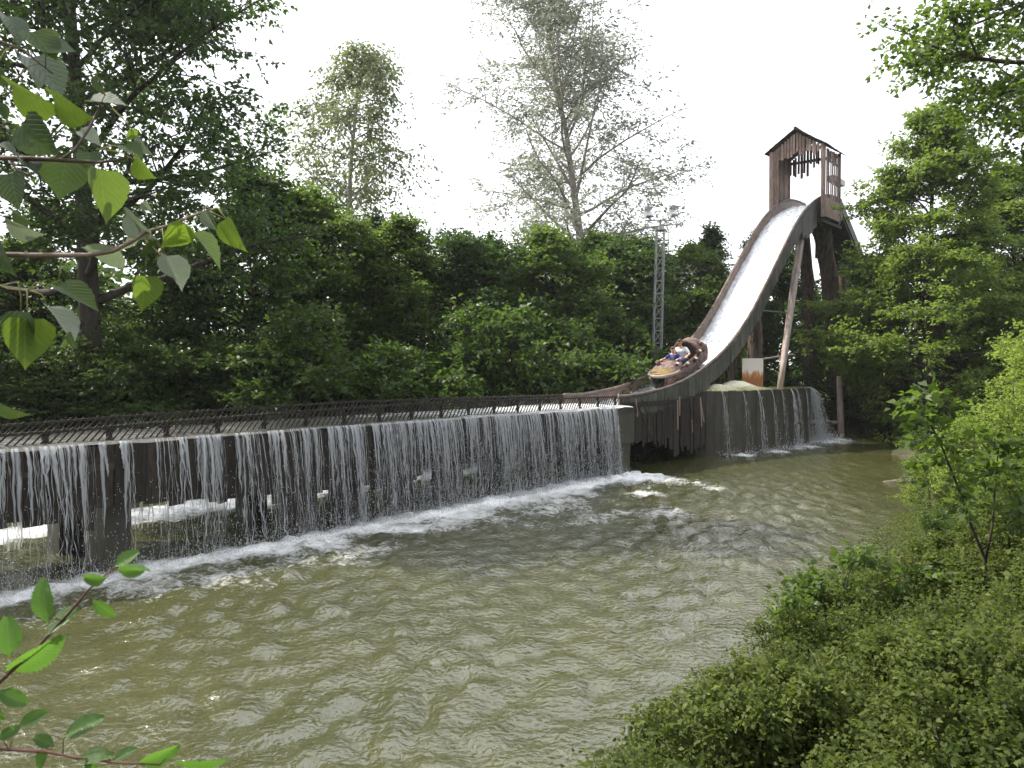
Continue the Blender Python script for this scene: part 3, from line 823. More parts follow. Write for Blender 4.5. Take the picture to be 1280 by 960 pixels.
MB().tube([W(22.9, -2.2, 3.15), W(25.8, -1.6, 2.75)], .03, 6).build('bar', M_wood, bt)
# tangle of roots and twigs below the chute foot
tg = MB(); rr = random.Random(17)
for k in range(70):
    s = rr.uniform(20.6, 24.2); base = W(s, rr.uniform(-1.1, -.55), rail_z(s) - .8 - rr.uniform(0, .25))
    L_ = rr.uniform(.3, .9); P = [base]
    d = Vector((rr.gauss(-.2, .35), rr.gauss(0, .3), -1)).normalized()
    for i in range(4):
        P.append(P[-1] + d * (L_ / 4)); d = (d + Vector((rr.gauss(0, .35), rr.gauss(0, .35), rr.gauss(0, .2)))).normalized()
    P = [p for p in P if p.z > 2.1]
    if len(P) > 1: tg.tube(P, [.022 * (1 - .15 * i) for i in range(len(P))], 4)
tag(tg.build('root_tangle', M_bark, None), 'tangle of dead twigs hanging under the lower chute', 'roots', kind='stuff')

# ------------------------------------------------------------------ the tower at the top of the chute
tower = empty('tower_hut', W(31.3, -1.2, 9.3), 'small plank hut with a pitched bark roof at the top of the chute', 'tower')
S0, S1, T0, T1 = 30.25, 32.3, -2.32, -.12
ZB, ZE, ZR = 9.35, 12.05, 12.78
def roof_z(t): return ZR - (ZR - ZE) * abs(t - (T0 + T1) / 2) / ((T1 - T0) / 2)
pr = random.Random(51)
def board(s, t, w, z0, z1, along_t, name='board', m=None, th=.035):
    if along_t: a = [W(s, t + w / 2, z0), W(s + th, t + w / 2, z0), W(s + th, t - w / 2, z0), W(s, t - w / 2, z0)]
    else: a = [W(s - w / 2, t + th, z0), W(s + w / 2, t + th, z0), W(s + w / 2, t, z0), W(s - w / 2, t, z0)]
    k = Vector((pr.gauss(0, .008), pr.gauss(0, .008), 0))
    return MB().hexa([p + k for p in a] + [Vector((p.x, p.y, z1)) for p in a]).build(name, m or M_shed, tower)
for (s, t) in ((S0, T0), (S0, T1), (S1, T0), (S1, T1)):
    MB().tube([W(s, t, ZB - .3), W(s, t, ZE + .02)], .085, 8, wob=.06).build('corner_post', M_shed, tower)
# left wall, close boarded, with a few gaps
s = S0 + .13
while s < S1 - .08:
    w = pr.uniform(.10, .16)
    if pr.random() > .08: board(s + w / 2, T0, w - .012, ZB - pr.uniform(0, .25), ZE - .03, False)
    s += w + pr.uniform(0, .02)
# right wall: gappy slats
s = S0 + .16
while s < S1 - .1:
    w = pr.uniform(.06, .11)
    board(s + w / 2, T1, w, ZB + pr.uniform(-.1, .1), ZE - .04 - pr.uniform(0, .05), False)
    s += w + pr.uniform(.09, .20)
MB().sbox(S0 + .09, S1 - .09, T1 - .03, T1 + .07, ZB - .25, ZB + .55).build('side_panel', M_shed, tower)
# left front boards beside the opening
for k in range(3): board(S0 - .04, T0 + .05 + k * .12, .105, ZB - .2, roof_z(T0 + .05 + k * .12) - .06, True)
# front and back gable slats, hanging to uneven lengths
for s, drop in ((S0 - .045, .62), (S1 + .01, .80)):
    t = T0 + .04
    while t < T1 - .02:
        w = pr.uniform(.075, .115)
        z1 = roof_z(t + w / 2) - .05
        mid = 1 - abs(t + w / 2 - (T0 + T1) / 2) / 1.1
        z0 = ZE - drop * pr.uniform(.35, .75) + mid * .12 - (.32 if s > 31 and t < T0 + .9 else 0)
        board(s, t + w / 2, w, z0, z1, True)
        t += w + pr.uniform(.008, .05)
for z, s in ((ZE - .1, S0 + .03), (ZE - .1, S1 - .05)):
    MB().sbox(s, s + .07, T0 + .08, T1 - .08, z - .05, z + .06).build('cross_beam', M_shed, tower)
for z in (ZE - .6, ZB + .75):
    MB().sbox(S0 + .1, S1 - .1, T0 + .04, T0 + .09, z, z + .08).build('wall_batten', M_shed, tower)
MB().sbox(S0 + .1, S1 - .1, T1 - .06, T1 - .01, ZE - .55, ZE - .47).build('wall_batten', M_shed, tower)
# roof in courses of rough shingles on both slopes
for side in (-1, 1):
    tm = (T0 + T1) / 2; half = (T1 - T0) / 2 + .17
    rows = 6
    for r_ in range(rows):
        a0, a1 = r_ / rows, (r_ + 1.22) / rows
        s = S0 - .22
        while s < S1 + .2:
            w = pr.uniform(.22, .38); e = min(s + w, S1 + .24)
            zz = lambda a: ZR + .05 - (ZR - ZE) * a * half / ((T1 - T0) / 2) + pr.uniform(-.012, .012)
            ta, tb = tm + side * half * a0, tm + side * half * min(a1, 1.05)
            lift = .014 * (rows - r_)
            z0_, z1_ = zz(a0) + .012, zz(min(a1, 1.05)) + .03
            q = [W(s, ta, z0_), W(e - .008, ta, z0_), W(e - .008, tb, z1_), W(s, tb, z1_)]
            if side > 0: q = q[::-1]
            MB().hexa(q + [p + Vector((0, 0, .03)) for p in q]).build('shingle', M_roof, tower)
            s = e
MB().tube([W(S0 - .24, (T0 + T1) / 2, ZR + .09), W(S1 + .25, (T0 + T1) / 2, ZR + .07)], .06, 7, wob=.2).build('ridge_log', M_roof, tower)
MB().sbox(S0 - .05, S1 + .3, T0 - .02, T1 + .02, ZB - .5, ZB - .38).build('platform', M_wood, tower)
MB().sbox(S1 + .02, S1 + 1.5, T1 - .5, T1 - .2, 10.95, 11.2).build('conveyor_arm', M_steel, tower)
# level run behind the tower that feeds the chute
fd = empty('lift_trough', W(35, -1.2, 0), 'lift trough sloping down behind the hut into the trees', 'flume')
def lift(nm, t0, t1, za, zb):
    q = [W(33.62, t1, 9.6 + za), W(45, t1, 2.6 + za), W(45, t0, 2.6 + za), W(33.62, t0, 9.6 + za)]
    MB().hexa(q + [p + Vector((0, 0, zb - za)) for p in q]).build(nm, M_panel, fd)
lift('trough_floor', TF, TN, 0, .12); lift('trough_side', TN - .02, TN + .05, .122, .6); lift('trough_side', TF - .05, TF + .02, .122, .6)
for s, h in ((36.5, 7.8), (40, 5.65)):
    MB().tube([W(s, -1.2, -.5), W(s, -1.2, h)], .28, 10).build('post', M_bark, fd)

# ------------------------------------------------------------------ lattice floodlight mast
mx, my = 5.2, 29.0
mast = empty('light_mast', (mx, my, -.6), 'grey steel lattice mast with two floodlights behind the boat', 'light mast')
MB().box((mx, my, .2), (.9, .9, 1.6)).build('footing', M_conc, mast)
hw0, hw1, ztop, zb_ = .155, .135, 7.75, 1.0
lean = Vector((.16, 0, 0))
def mpt(i, j, z):
    f = (z - zb_) / (ztop - zb_); h = hw0 + (hw1 - hw0) * f
    return Vector((mx, my, z)) + Vector((i * h, j * h, 0)) + lean * f
u_st = unit_box('steel_bar', M_steel)
for i in (-1, 1):
    for j in (-1, 1):
        inst('leg', u_st, bar_M(mpt(i, j, zb_), mpt(i, j, ztop), .034, .034), mast)
nc = 15
for k in range(nc):
    za, zb2 = zb_ + (ztop - zb_) * k / nc, zb_ + (ztop - zb_) * (k + 1) / nc
    for (c0, c1) in (((-1, -1), (1, -1)), ((1, -1), (1, 1)), ((1, 1), (-1, 1)), ((-1, 1), (-1, -1))):
        inst('rung', u_st, bar_M(mpt(*c0, zb2), mpt(*c1, zb2), .02, .02), mast)
        a, b = (c0, c1) if k % 2 else (c1, c0)
        if k < nc - 1: inst('brace', u_st, bar_M(mpt(*a, za), mpt(*b, zb2), .015, .015), mast)
        if k < nc - 1 and c0[1] == -1 and c1[1] == -1: inst('brace', u_st, bar_M(mpt(*b, za), mpt(*a, zb2), .014, .014), mast)
tc_ = mpt(0, 0, ztop)
MB().box(tc_ + Vector((0, 0, .03)), (.34, .34, .05)).build('cap_plate', M_steel, mast)
MB().tube([tc_, tc_ + Vector((0, 0, .42))], .035, 8).build('mast_tip', M_steel, mast)
M_lampw = pm('white_lamp_casing', (.42, .42, .44), (.55, .55, .57), 8, (1, 1, 1), .4, .05, 20, .05)
M_glass = pm('grey_lamp_glass', (.35, .37, .4), (.45, .47, .5), 3, (1, 1, 1), .08, 0, 5, 0, spec=.8)
MB().tube([tc_ + Vector((-.55, -.05, .36)), tc_ + Vector((.45, -.05, .36))], .022, 6).build('cross_arm', M_steel, mast)
def flood(c, yaw, name='floodlight'):
    Mx = Matrix.Rotation(yaw, 3, 'Z') @ Matrix.Rotation(R(-38), 3, 'X')
    f = [(-.17, 0, -.12), (.17, 0, -.12), (.17, 0, .14), (-.17, 0, .14), (-.1, .17, -.07), (.1, .17, -.07), (.1, .17, .08), (-.1, .17, .08)]
    b = MB().hexa([c + Mx @ Vector(p) for p in f]).build(name, M_lampw, mast)
    MB().box(c + Mx @ Vector((0, -.012, .01)), (.30, .012, .22), Mx).build('lens', M_glass, b)
    MB().box(c + Mx @ Vector((0, -.10, .155)), (.34, .2, .014), Mx).build('visor', M_lampw, b)
    MB().tube([c + Mx @ Vector((0, .1, -.1)), c + Mx @ Vector((0, .08, -.27))], .025, 6).build('bracket', M_steel, b)
flood(tc_ + Vector((-.42, -.05, .62)), R(38))
flood(tc_ + Vector((.47, -.05, .66)), R(42))

# ------------------------------------------------------------------ post, rail and driftwood at the far shore
fp = empty('mooring_post', at(1052, 540, 34.5), 'peeled pole fence end standing in the water under the right trees', 'post')
b0 = at(1052, 541, 33.6); b0.z = -.4; b1 = at(1049, 470, 33.6)
MB().tube(pts(b0, b1, 5), [.15, .14, .13, .12, .11], 8, wob=.05).build('post', M_pole, fp, True)
MB().tube([at(1008, 527, 33.7), at(1054, 528.5, 33.55)], .075, 8).build('rail', M_pole, fp, True)
rr = random.Random(8); stub = MB(); c = at(1033, 533, 33.5)
stub.tube([c + Vector((0, 0, -.6)), c + Vector((0, 0, -.1)), c + Vector((.05, 0, .22))], [.26, .28, .16], 9, wob=.2)
tag(stub.build('tree_stump', M_bark, None, False, True), 'shaggy stump standing below the pole rail', 'stump')
dr = MB(); c = at(1130, 603, 19.6)
dr.tube([c + Vector((-.5, .1, -.02)), c + Vector((-.1, 0, .03)), c + Vector((.4, -.12, -.02))], [.03, .055, .035], 7, wob=.2)
dr.tube([c + Vector((-.1, 0, .06)), c + Vector((.2, .15, .17))], [.04, .015], 5)
tag(dr.build('driftwood', pm('grey_pink_driftwood', (.08, .06, .055), (.2, .16, .15), 6), None, True), 'grey pink driftwood lying in the shallows near the right bank', 'driftwood')

# ------------------------------------------------------------------ the log boat
BS = 18.62
slope = math.atan2(rail_z(21.4) - rail_z(18.5), 2.9)
bx = Vector((DV[0] * math.cos(slope), DV[1] * math.cos(slope), math.sin(slope)))      # towards the stern, uphill
by = Vector((NV[0], NV[1], 0))                                                         # towards the lake
bz = bx.cross(by) * -1
if bz.z < 0: bz = -bz
bx *= .88; by *= .88; bz *= .88
BO = W(BS, -1.2, rail_z(BS) - BED + .11)
def Bp(u, v, w): return BO + bx * u + by * v + bz * w
boat = empty('log_boat', BO, 'log-shaped ride boat with two riders coming down the chute', 'boat')
M_log = pm('pinkish_brown_boat_bark', (.045, .030, .027), (.25, .17, .15), 8, (1, 1, 1), .75, 1.0, 11, 0, detail=8)
M_deckm = pm('ochre_sawn_log_face', (.085, .062, .024), (.25, .175, .062), 7, (1, 1, 1), .7, .3, 14, 0)
M_cut = pm('pale_cut_wood', (.45, .33, .26), (.68, .54, .45), 7, (1, 1, 1), .7, .1, 20, .1)
M_lip = pm('worn_pinkish_bumper', (.2, .15, .13), (.36, .29, .255), 9, (1, 1, 1), .6, .2, 20, 0)
M_green = pm('green_painted_hull', (.03, .13, .075), (.05, .2, .12), 4, (1, 1, 1), .45, .1, 20, 0)
M_black = pm('black_rubber', (.012, .012, .013), (.03, .03, .03), 8, (1, 1, 1), .7, .1, 20, 0)
M_seat = pm('grey_seat_plastic', (.10, .095, .09), (.16, .15, .145), 5, (1, 1, 1), .5, .1, 20, 0)
LB = 3.1
def halfw(u):  # plan half width, blunt round nose
    f = min(1, max(0, u / .55)); return .50 * math.sqrt(max(0, 1 - (1 - f) ** 2 * .75)) if u < .55 else .50 + .03 * math.sin(u * 2)
def side_top(u): return .66 + .07 * sm(np.array((u - 1) / 2.5)).item()
def shell(name, us, prof, m, thick=.06, smooth=True):
    """loft a closed band: prof(u) gives the (v, w) line across the boat; it gets a thickness inwards"""
    V, F = [], []
    rows = []
    for u in us:
        P = prof(u); n = len(P); cv = sum(p[0] for p in P) / n; cw = sum(p[1] for p in P) / n
        inn = []
        for (v, w) in P:
            d = math.hypot(v - cv, w - cw) or 1; k = max(.05, 1 - thick / d); inn.append((cv + (v - cv) * k, cw + (w - cw) * k))
        rows.append([Bp(u, v, w) for v, w in P] + [Bp(u, v, w) for v, w in reversed(inn)])
    n = len(rows[0])
    for r_ in rows: V += r_
    for i in range(len(us) - 1):
        for j in range(n):
            F.append((i * n + j, i * n + (j + 1) % n, (i + 1) * n + (j + 1) % n, (i + 1) * n + j))
    h = n // 2
    for base in (0, (len(us) - 1) * n):
        for j in range(h - 1): F.append((base + j, base + j + 1, base + n - 2 - j, base + n - 1 - j))
    return obj(name, V, F, m, boat, smooth)
rb = random.Random(2)
def U(u):
    h = halfw(u); top = side_top(u); out = []
    for k in range(15):
        a = math.pi * k / 14
        v = -math.cos(a); w = math.sin(a)
        lump = 1 + .02 * math.sin(u * 9 + k * 1.7)
        out.append((h * math.copysign(abs(v) ** .55, v) * lump, top - (top - .12) * w ** .8))
    return out
shell('hull', list(np.linspace(.03, LB, 30)), U, M_log)
shell('lower_hull', list(np.linspace(.28, LB - .3, 14)), lambda u: [(v * .72, w * .55 + .0) for v, w in U(u)], M_green, .05)
def deck(u):       # rounded fore deck, like the top half of a log
    h = halfw(u); out = []
    f = float(sm(np.array(u / .8)))
    for k in range(13):
        a = math.pi * k / 12; out.append((-h * math.cos(a), side_top(u) - .02 + (.07 + .19 * f) * math.sin(a) ** .8 * (1 + .02 * math.sin(u * 15 + k))))
    return out
shell('fore_deck', list(np.linspace(.42, .98, 9)), deck, M_log, .05)
shell('nose_face', list(np.linspace(.03, .42, 8)), deck, M_deckm, .05)
nl = [Bp(.0 + .75 * (1 - math.cos(a)) * .5, math.sin(a) * .53, .655) for a in np.linspace(-1.5, 1.5, 17)]
nl = [Bp(.6, -.56, .64)] + [Bp(-.03 + .5 * (1 - math.cos(a)), math.sin(a) * .545, .64) for a in np.linspace(-1.45, 1.45, 17)] + [Bp(.6, .56, .64)]
MB().tube(nl, .055, 8).build('nose_lip', M_lip, boat, True)
def hood(u):
    h = halfw(u) * 1.0; f = float(sm(np.array((LB - u) / .35))); out = []
    for k in range(17):
        a = math.pi * k / 16; out.append((-h * math.cos(a) * (1 + .02 * math.sin(u * 8 + k)), side_top(u) - .03 + (.30 + .27 * f) * math.sin(a) ** .75))
    return out
shell('stern_hood', list(np.linspace(2.32, LB, 12)), hood, M_log, .055)
rim = [Bp(2.30, v, w) for v, w in hood(2.32)]
MB().tube(rim, .055, 8).build('hood_rim', M_log, boat, True)
bk = hood(2.75)
obj('seat_back', [Bp(2.8, 0, .5)] + [Bp(2.8, v * .93, w - .03) for v, w in bk] + [Bp(2.8, .4, .3), Bp(2.8, -.4, .3)], [(0, i, i + 1) for i in range(1, len(bk) + 2)] + [(0, len(bk) + 2, 1)], M_seat, boat)
sp = [Bp(LB, v, w) for v, w in hood(LB)] + [Bp(LB, v, w) for v, w in reversed(U(LB)[1:-1])]
obj('stern_face', sp, [tuple(range(len(sp)))], M_deckm, boat)
MB().add([Bp(u, v, w) for u in (.9, 2.75) for v in (-.40, .40) for w in (.32, .46)], [(0, 1, 3, 2), (4, 6, 7, 5), (0, 4, 5, 1), (2, 3, 7, 6), (1, 5, 7, 3), (0, 2, 6, 4)]).build('seat_bench', M_seat, boat)
MB().tube([Bp(.99, -.46, .74), Bp(.99, -.22, .90), Bp(.99, .22, .90), Bp(.99, .46, .74)], .03, 7).build('cockpit_bar', M_rail_log, boat, True)
for v in (-1, 1):
    MB().tube([Bp(u, v * (halfw(u) - .02), side_top(u) + .02) for u in np.linspace(.95, 2.36, 9)], .045, 7, wob=.1).build('gunwale', M_log, boat, True)
for (u, v, w, q) in ((.72, .42, .80, .0), (1.25, .53, .64, .0), (1.9, .54, .62, .0), (2.3, .54, .78, 0), (2.7, .45, 1.0, 0), (.65, -.28, .88, 0)):
    d = (Bp(u, v * 1.2, w + .12) - Bp(u, v, w)).normalized()
    st = MB().tube([Bp(u, v * .9, w - .02), Bp(u, v * .9, w - .02) + d * .13], [.075, .06], 9).build('branch_stub', M_log, boat, True)
    MB().tube([Bp(u, v * .9, w - .02) + d * .131, Bp(u, v * .9, w - .02) + d * .14], [.055, .054], 9).build('cut_end', M_cut, st)
for u in (.55, 2.5):
    for v in (-.33, .33):
        MB().tube([Bp(u, v - .04, .02), Bp(u, v + .04, .02)], .10, 12).build('wheel', M_black, boat, True)
for v in (-.44, .44):
    MB().tube([Bp(.42, v, .22), Bp(.42, v * 1.15, .22)], .10, 12).build('guide_wheel', M_green, boat, True)

# ------------------------------------------------------------------ the two riders
def blob(name, caps, voxel, m, parent, wpos, smooth_it=6):
    """one continuous skin over tapered limbs given as (a, b, ra, rb) in boat axes (u, v, w)"""
    bm = bmesh.new()
    for (a, b, ra, rb_) in caps:
        a, b = Vector(a), Vector(b); L_ = (b - a).length; n = max(1, int(L_ / (min(ra, rb_) * .45)))
        for i in range(n + 1):
            f = i / n; p = a.lerp(b, f); r = ra + (rb_ - ra) * f
            bmesh.ops.create_icosphere(bm, subdivisions=2, radius=r, matrix=Matrix.Translation(p))
    me = bpy.data.meshes.new(name + '_src'); bm.to_mesh(me); bm.free()
    tmp = bpy.data.objects.new(name + '_src', me); COL.objects.link(tmp)
    rm = tmp.modifiers.new('r', 'REMESH'); rm.mode = 'VOXEL'; rm.voxel_size = voxel
    sm_ = tmp.modifiers.new('s', 'SMOOTH'); sm_.iterations = smooth_it; sm_.factor = .5
    dg = bpy.context.evaluated_depsgraph_get()
    ev = bpy.data.meshes.new_from_object(tmp.evaluated_get(dg))
    bpy.data.objects.remove(tmp); bpy.data.meshes.remove(me)
    ev.name = name
    V = np.empty(len(ev.vertices) * 3); ev.vertices.foreach_get('co', V); V = V.reshape(-1, 3)
    B = np.array([bx, by, bz]); Wd = V @ B + np.array(BO) - np.array(wpos)
    ev.vertices.foreach_set('co', Wd.reshape(-1)); ev.materials.clear(); ev.materials.append(m)
    ev.polygons.foreach_set('use_smooth', np.ones(len(ev.polygons), dtype=bool)); ev.update()
    return link(bpy.data.objects.new(name, ev), parent, wpos)
M_skin = pm('warm_skin', (.52, .29, .21), (.60, .35, .26), 14, (1, 1, 1), .5, .03, 40, 0)
M_white_shirt = pm('white_cotton', (.66, .65, .66), (.78, .77, .78), 9, (1, 1, 1), .85, .3, 12, 0)
M_blue = pm('royal_blue_cotton', (.012, .035, .19), (.022, .055, .27), 9, (1, 1, 1), .85, .3, 12, 0)
M_jeans = pm('dark_blue_denim', (.03, .05, .11), (.06, .085, .16), 14, (1, 1, 1), .85, .2, 20, 0)
M_hair = pm('brown_hair', (.035, .018, .012), (.09, .045, .03), 20, (1, 1, 1), .55, .4, 40, 0)
M_redhair = pm('reddish_brown_hair', (.10, .028, .02), (.2, .06, .04), 20, (1, 1, 1), .55, .4, 40, 0)
M_lensd = pm('black_sunglasses', (.006, .006, .007), (.012, .012, .013), 4, (1, 1, 1), .12, 0, 5, 0, spec=.6)
M_lips = pm('lips', (.38, .13, .11), (.42, .15, .13), 8, (1, 1, 1), .5, 0, 5, 0)
def fingers(hand, fwd, side, s):
    """four curled fingers and a thumb as tapered chains rooted in the palm"""
    hand, fwd, side = Vector(hand), Vector(fwd).normalized(), Vector(side).normalized()
    dn = Vector((0, 0, -1)); out = []
    for k, L_ in enumerate((.070, .080, .075, .058)):
        r0 = hand + side * (.030 - .020 * k) * s + fwd * .045 * s
        k1 = r0 + fwd * L_ * .5 * s; k2 = k1 + (fwd * .5 + dn).normalized() * L_ * .35 * s; k3 = k2 + (dn - fwd * .3).normalized() * L_ * .25 * s
        out += [(r0, k1, .0105 * s, .0098 * s), (k1, k2, .0098 * s, .009 * s), (k2, k3, .009 * s, .008 * s)]
    th = hand + side * .038 * s + fwd * .005 * s
    t1 = th + (side + fwd * .8).normalized() * .04 * s; t2 = t1 + (fwd + dn * .5).normalized() * .03 * s
    out += [(th, t1, .0125 * s, .011 * s), (t1, t2, .011 * s, .009 * s), (hand - fwd * .01 * s, hand + fwd * .05 * s, .030 * s, .026 * s),
            (hand + side * .022 * s, hand + side * .02 * s + fwd * .04 * s, .022 * s, .02 * s), (hand - side * .022 * s, hand - side * .02 * s + fwd * .04 * s, .022 * s, .02 * s)]
    return out
def rider(label, u0, seat, s, lean, hair_m, shirt_m, glasses, hands, long_hair, vy=0.0):
    """seated rider, nose towards -u; s scales an adult of 1.7 m"""
    hip = Vector((u0, vy, seat + .10 * s)); chest = hip + Vector((-lean * .5, 0, .34 * s)); neck = hip + Vector((-lean * .8, 0, .52 * s)); head = neck + Vector((-.03 * s, 0, .165 * s))
    wpos = Bp(*hip)
    root = empty('person', wpos, label, 'person')
    caps = [(hip, chest, .135 * s, .135 * s), (chest, neck + Vector((0, 0, -.04 * s)), .12 * s, .075 * s), (neck - Vector((0, 0, .04 * s)), head - Vector((0, 0, .06 * s)), .052 * s, .05 * s),
            (head + Vector((.012 * s, 0, .02 * s)), head + Vector((.02 * s, 0, .035 * s)), .092 * s, .090 * s), (head + Vector((-.02 * s, 0, -.03 * s)), head + Vector((-.03 * s, 0, -.075 * s)), .074 * s, .045 * s),
            (head + Vector((-.092 * s, 0, .005 * s)), head + Vector((-.112 * s, 0, -.022 * s)), .012 * s, .016 * s)]
    for v in (-1, 1):
        caps += [(head + Vector((.015 * s, v * .088 * s, -.005 * s)), head + Vector((.015 * s, v * .092 * s, .02 * s)), .018 * s, .018 * s)]
        sh = neck + Vector((.01 * s, v * .175 * s, -.085 * s)); hd = Vector(hands[0 if v < 0 else 1]); el = (sh + hd) / 2 + Vector((.05 * s, v * .10 * s, -.07 * s))
        f = (hd - el).normalized(); f2 = Vector((f.x, f.y, f.z * .4)).normalized()
        caps += [(neck + Vector((0, v * .06 * s, -.06 * s)), sh, .07 * s, .062 * s), (sh, el, .052 * s, .042 * s), (el, hd, .041 * s, .027 * s)]
        caps += fingers(hd, f2, Vector((0, -v, 0)), s)
        kn = hip + Vector((-.42 * s, v * .13 * s, .09 * s)); an = kn + Vector((-.22 * s, -v * .02, -.30 * s)); 
        caps += [(hip + Vector((0, v * .09 * s, 0)), kn, .085 * s, .058 * s), (kn, an, .055 * s, .038 * s), (an, an + Vector((-.14 * s, 0, -.02 * s)), .04 * s, .03 * s)]
    blob('body', caps, .0085 * s + .001, M_skin, root, wpos)
    sc = [(hip + Vector((0, 0, .0)), chest, .158 * s, .155 * s), (chest, neck + Vector((.01, 0, -.085 * s)), .14 * s, .085 * s)]
    for v in (-1, 1):
        sh = neck + Vector((.01 * s, v * .175 * s, -.085 * s)); hd = Vector(hands[0 if v < 0 else 1]); el = (sh + hd) / 2 + Vector((.05 * s, v * .10 * s, -.07 * s))
        sc += [(neck + Vector((.01 * s, v * .09 * s, -.085 * s)), sh, .082 * s, .078 * s), (sh, sh.lerp(el, .62), .076 * s, .07 * s), (chest + Vector((-.03 * s, v * .06 * s, .02 * s)), hip + Vector((0, v * .06 * s, .05 * s)), .125 * s, .12 * s)]
    shirt = blob('shirt', sc, .014 * s, shirt_m, root, wpos)
    tr = []
    for v in (-1, 1):
        kn = hip + Vector((-.42 * s, v * .13 * s, .09 * s)); tr += [(hip + Vector((0, v * .08 * s, -.01)), kn, .115 * s, .075 * s)]
    blob('trousers', tr, .014 * s, M_jeans, root, wpos)
    hc = [(head + Vector((.03 * s, 0, .045 * s)), head + Vector((.045 * s, 0, .03 * s)), .098 * s, .095 * s), (head + Vector((-.03 * s, 0, .078 * s)), head + Vector((.03 * s, 0, .08 * s)), .062 * s, .07 * s)]
    if long_hair: hc += [(head + Vector((.07 * s, 0, 0)), head + Vector((.09 * s, 0, -.06 * s)), .075 * s, .05 * s)]
    else: hc += [(head + Vector((.06 * s, 0, 0)), head + Vector((.065 * s, 0, -.03 * s)), .08 * s, .06 * s)]
    blob('hair', hc, .012 * s, hair_m, root, wpos)
    e = []
    for v in (-1, 1):
        c = head + Vector((-.083 * s, v * .034 * s, .012 * s))
        if glasses: e += [(c + Vector((-.008, -.016 * s, 0)), c + Vector((-.004, .016 * s, 0)), .019 * s, .019 * s)]
        else: blob('eye', [(c, c + Vector((.001, 0, 0)), .011 * s, .011 * s)], .004, M_lensd, root, wpos, 1)
    if glasses:
        e += [(head + Vector((-.098 * s, -.03 * s, .018 * s)), head + Vector((-.098 * s, .03 * s, .018 * s)), .006 * s, .006 * s)]
        for v in (-1, 1): e += [(head + Vector((-.085 * s, v * .06 * s, .016 * s)), head + Vector((.01 * s, v * .096 * s, .02 * s)), .006 * s, .006 * s)]
        blob('sunglasses', e, .004, M_lensd, root, wpos, 2)
    mo = head + Vector((-.088 * s, 0, -.062 * s))
    blob('mouth', [(mo + Vector((0, -.018 * s, 0)), mo + Vector((0, .018 * s, 0)), .008 * s, .008 * s)], .004, M_lips, root, wpos, 2)
    return root, shirt, chest
w_root, w_shirt, w_ch = rider('adult in white top and sunglasses seated at the back of the log boat', 2.02, .50, 1.0, .05, M_hair, M_white_shirt, True, [(1.62, -.36, .86), (1.60, .38, .86)], True)
c_root, c_shirt, c_ch = rider('child in blue t-shirt seated at the front of the log boat', 1.42, .52, .86, .06, M_redhair, M_blue, False, [(1.02, -.34, .93), (1.06, .30, .93)], False)
# pale lettering band across the child's shirt, two rows of short marks
mk = MB(); rr = random.Random(5)
for row, z in enumerate((.06, .005)):
    y = -.075
    while y < (.07 if row == 0 else .03):
        w = rr.uniform(.012, .03)
        q = [c_ch + Vector((-.133 + .012 * (yy / .08) ** 2, yy, z + zz)) for yy, zz in ((y, -.014), (y + w, -.014), (y + w, .014), (y, .014))]
        mk.add([Bp(*p) for p in q], [(0, 1, 2, 3)])
        y += w + .012
mk.build('shirt_print', M_white_shirt, c_root)
# dark blue band of the adult's bag strap / lap

# ------------------------------------------------------------------ foliage
L_dark = leaf_mat('dark_green_leaf', (.014, .031, .009), (.048, .085, .020), (.085, .17, .02), .36)
L_mid = leaf_mat('mid_green_leaf', (.022, .045, .011), (.080, .122, .024), (.17, .28, .03), .40)
L_bright = leaf_mat('fresh_green_leaf', (.085, .135, .024), (.21, .275, .058), (.35, .48, .07), .42)
L_hb = leaf_mat('hornbeam_tree_leaf', (.030, .064, .013), (.125, .18, .036), (.26, .38, .05), .40)
L_shrub = leaf_mat('hazel_leaf', (.016, .035, .010), (.064, .100, .024), (.13, .23, .03), .36)
L_oak = leaf_mat('oak_leaf', (.014, .031, .010), (.044, .077, .020), (.09, .18, .02), .34)
L_silver = leaf_mat('silver_willow_leaf', (.20, .215, .18), (.42, .44, .39), (.30, .34, .22), .35)  # pale willow leaf, lightened further to stand for glare washing it out
L_birch = leaf_mat('birch_leaf', (.08, .10, .05), (.19, .21, .115), (.24, .30, .10), .38)
L_cover = leaf_mat('bramble_leaf', (.028, .046, .012), (.125, .150, .04), (.18, .25, .04), .33, .6, .15)
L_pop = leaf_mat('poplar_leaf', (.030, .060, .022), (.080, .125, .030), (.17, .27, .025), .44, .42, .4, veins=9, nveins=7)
L_popd = leaf_mat('shaded_poplar_leaf_top', (.028, .048, .030), (.055, .085, .040), (.10, .17, .03), .22, .38, .45, veins=9, nveins=7)  # darker copy of the poplar leaf, shade put into its colour
L_horn = leaf_mat('hornbeam_leaf', (.035, .085, .02), (.075, .15, .035), (.15, .32, .04), .40, .45, .4, veins=9, nveins=13)
L_grey = leaf_mat('grey_leaf_underside', (.16, .19, .16), (.26, .29, .25), (.2, .26, .14), .35, .6, .2, veins=9, nveins=7)

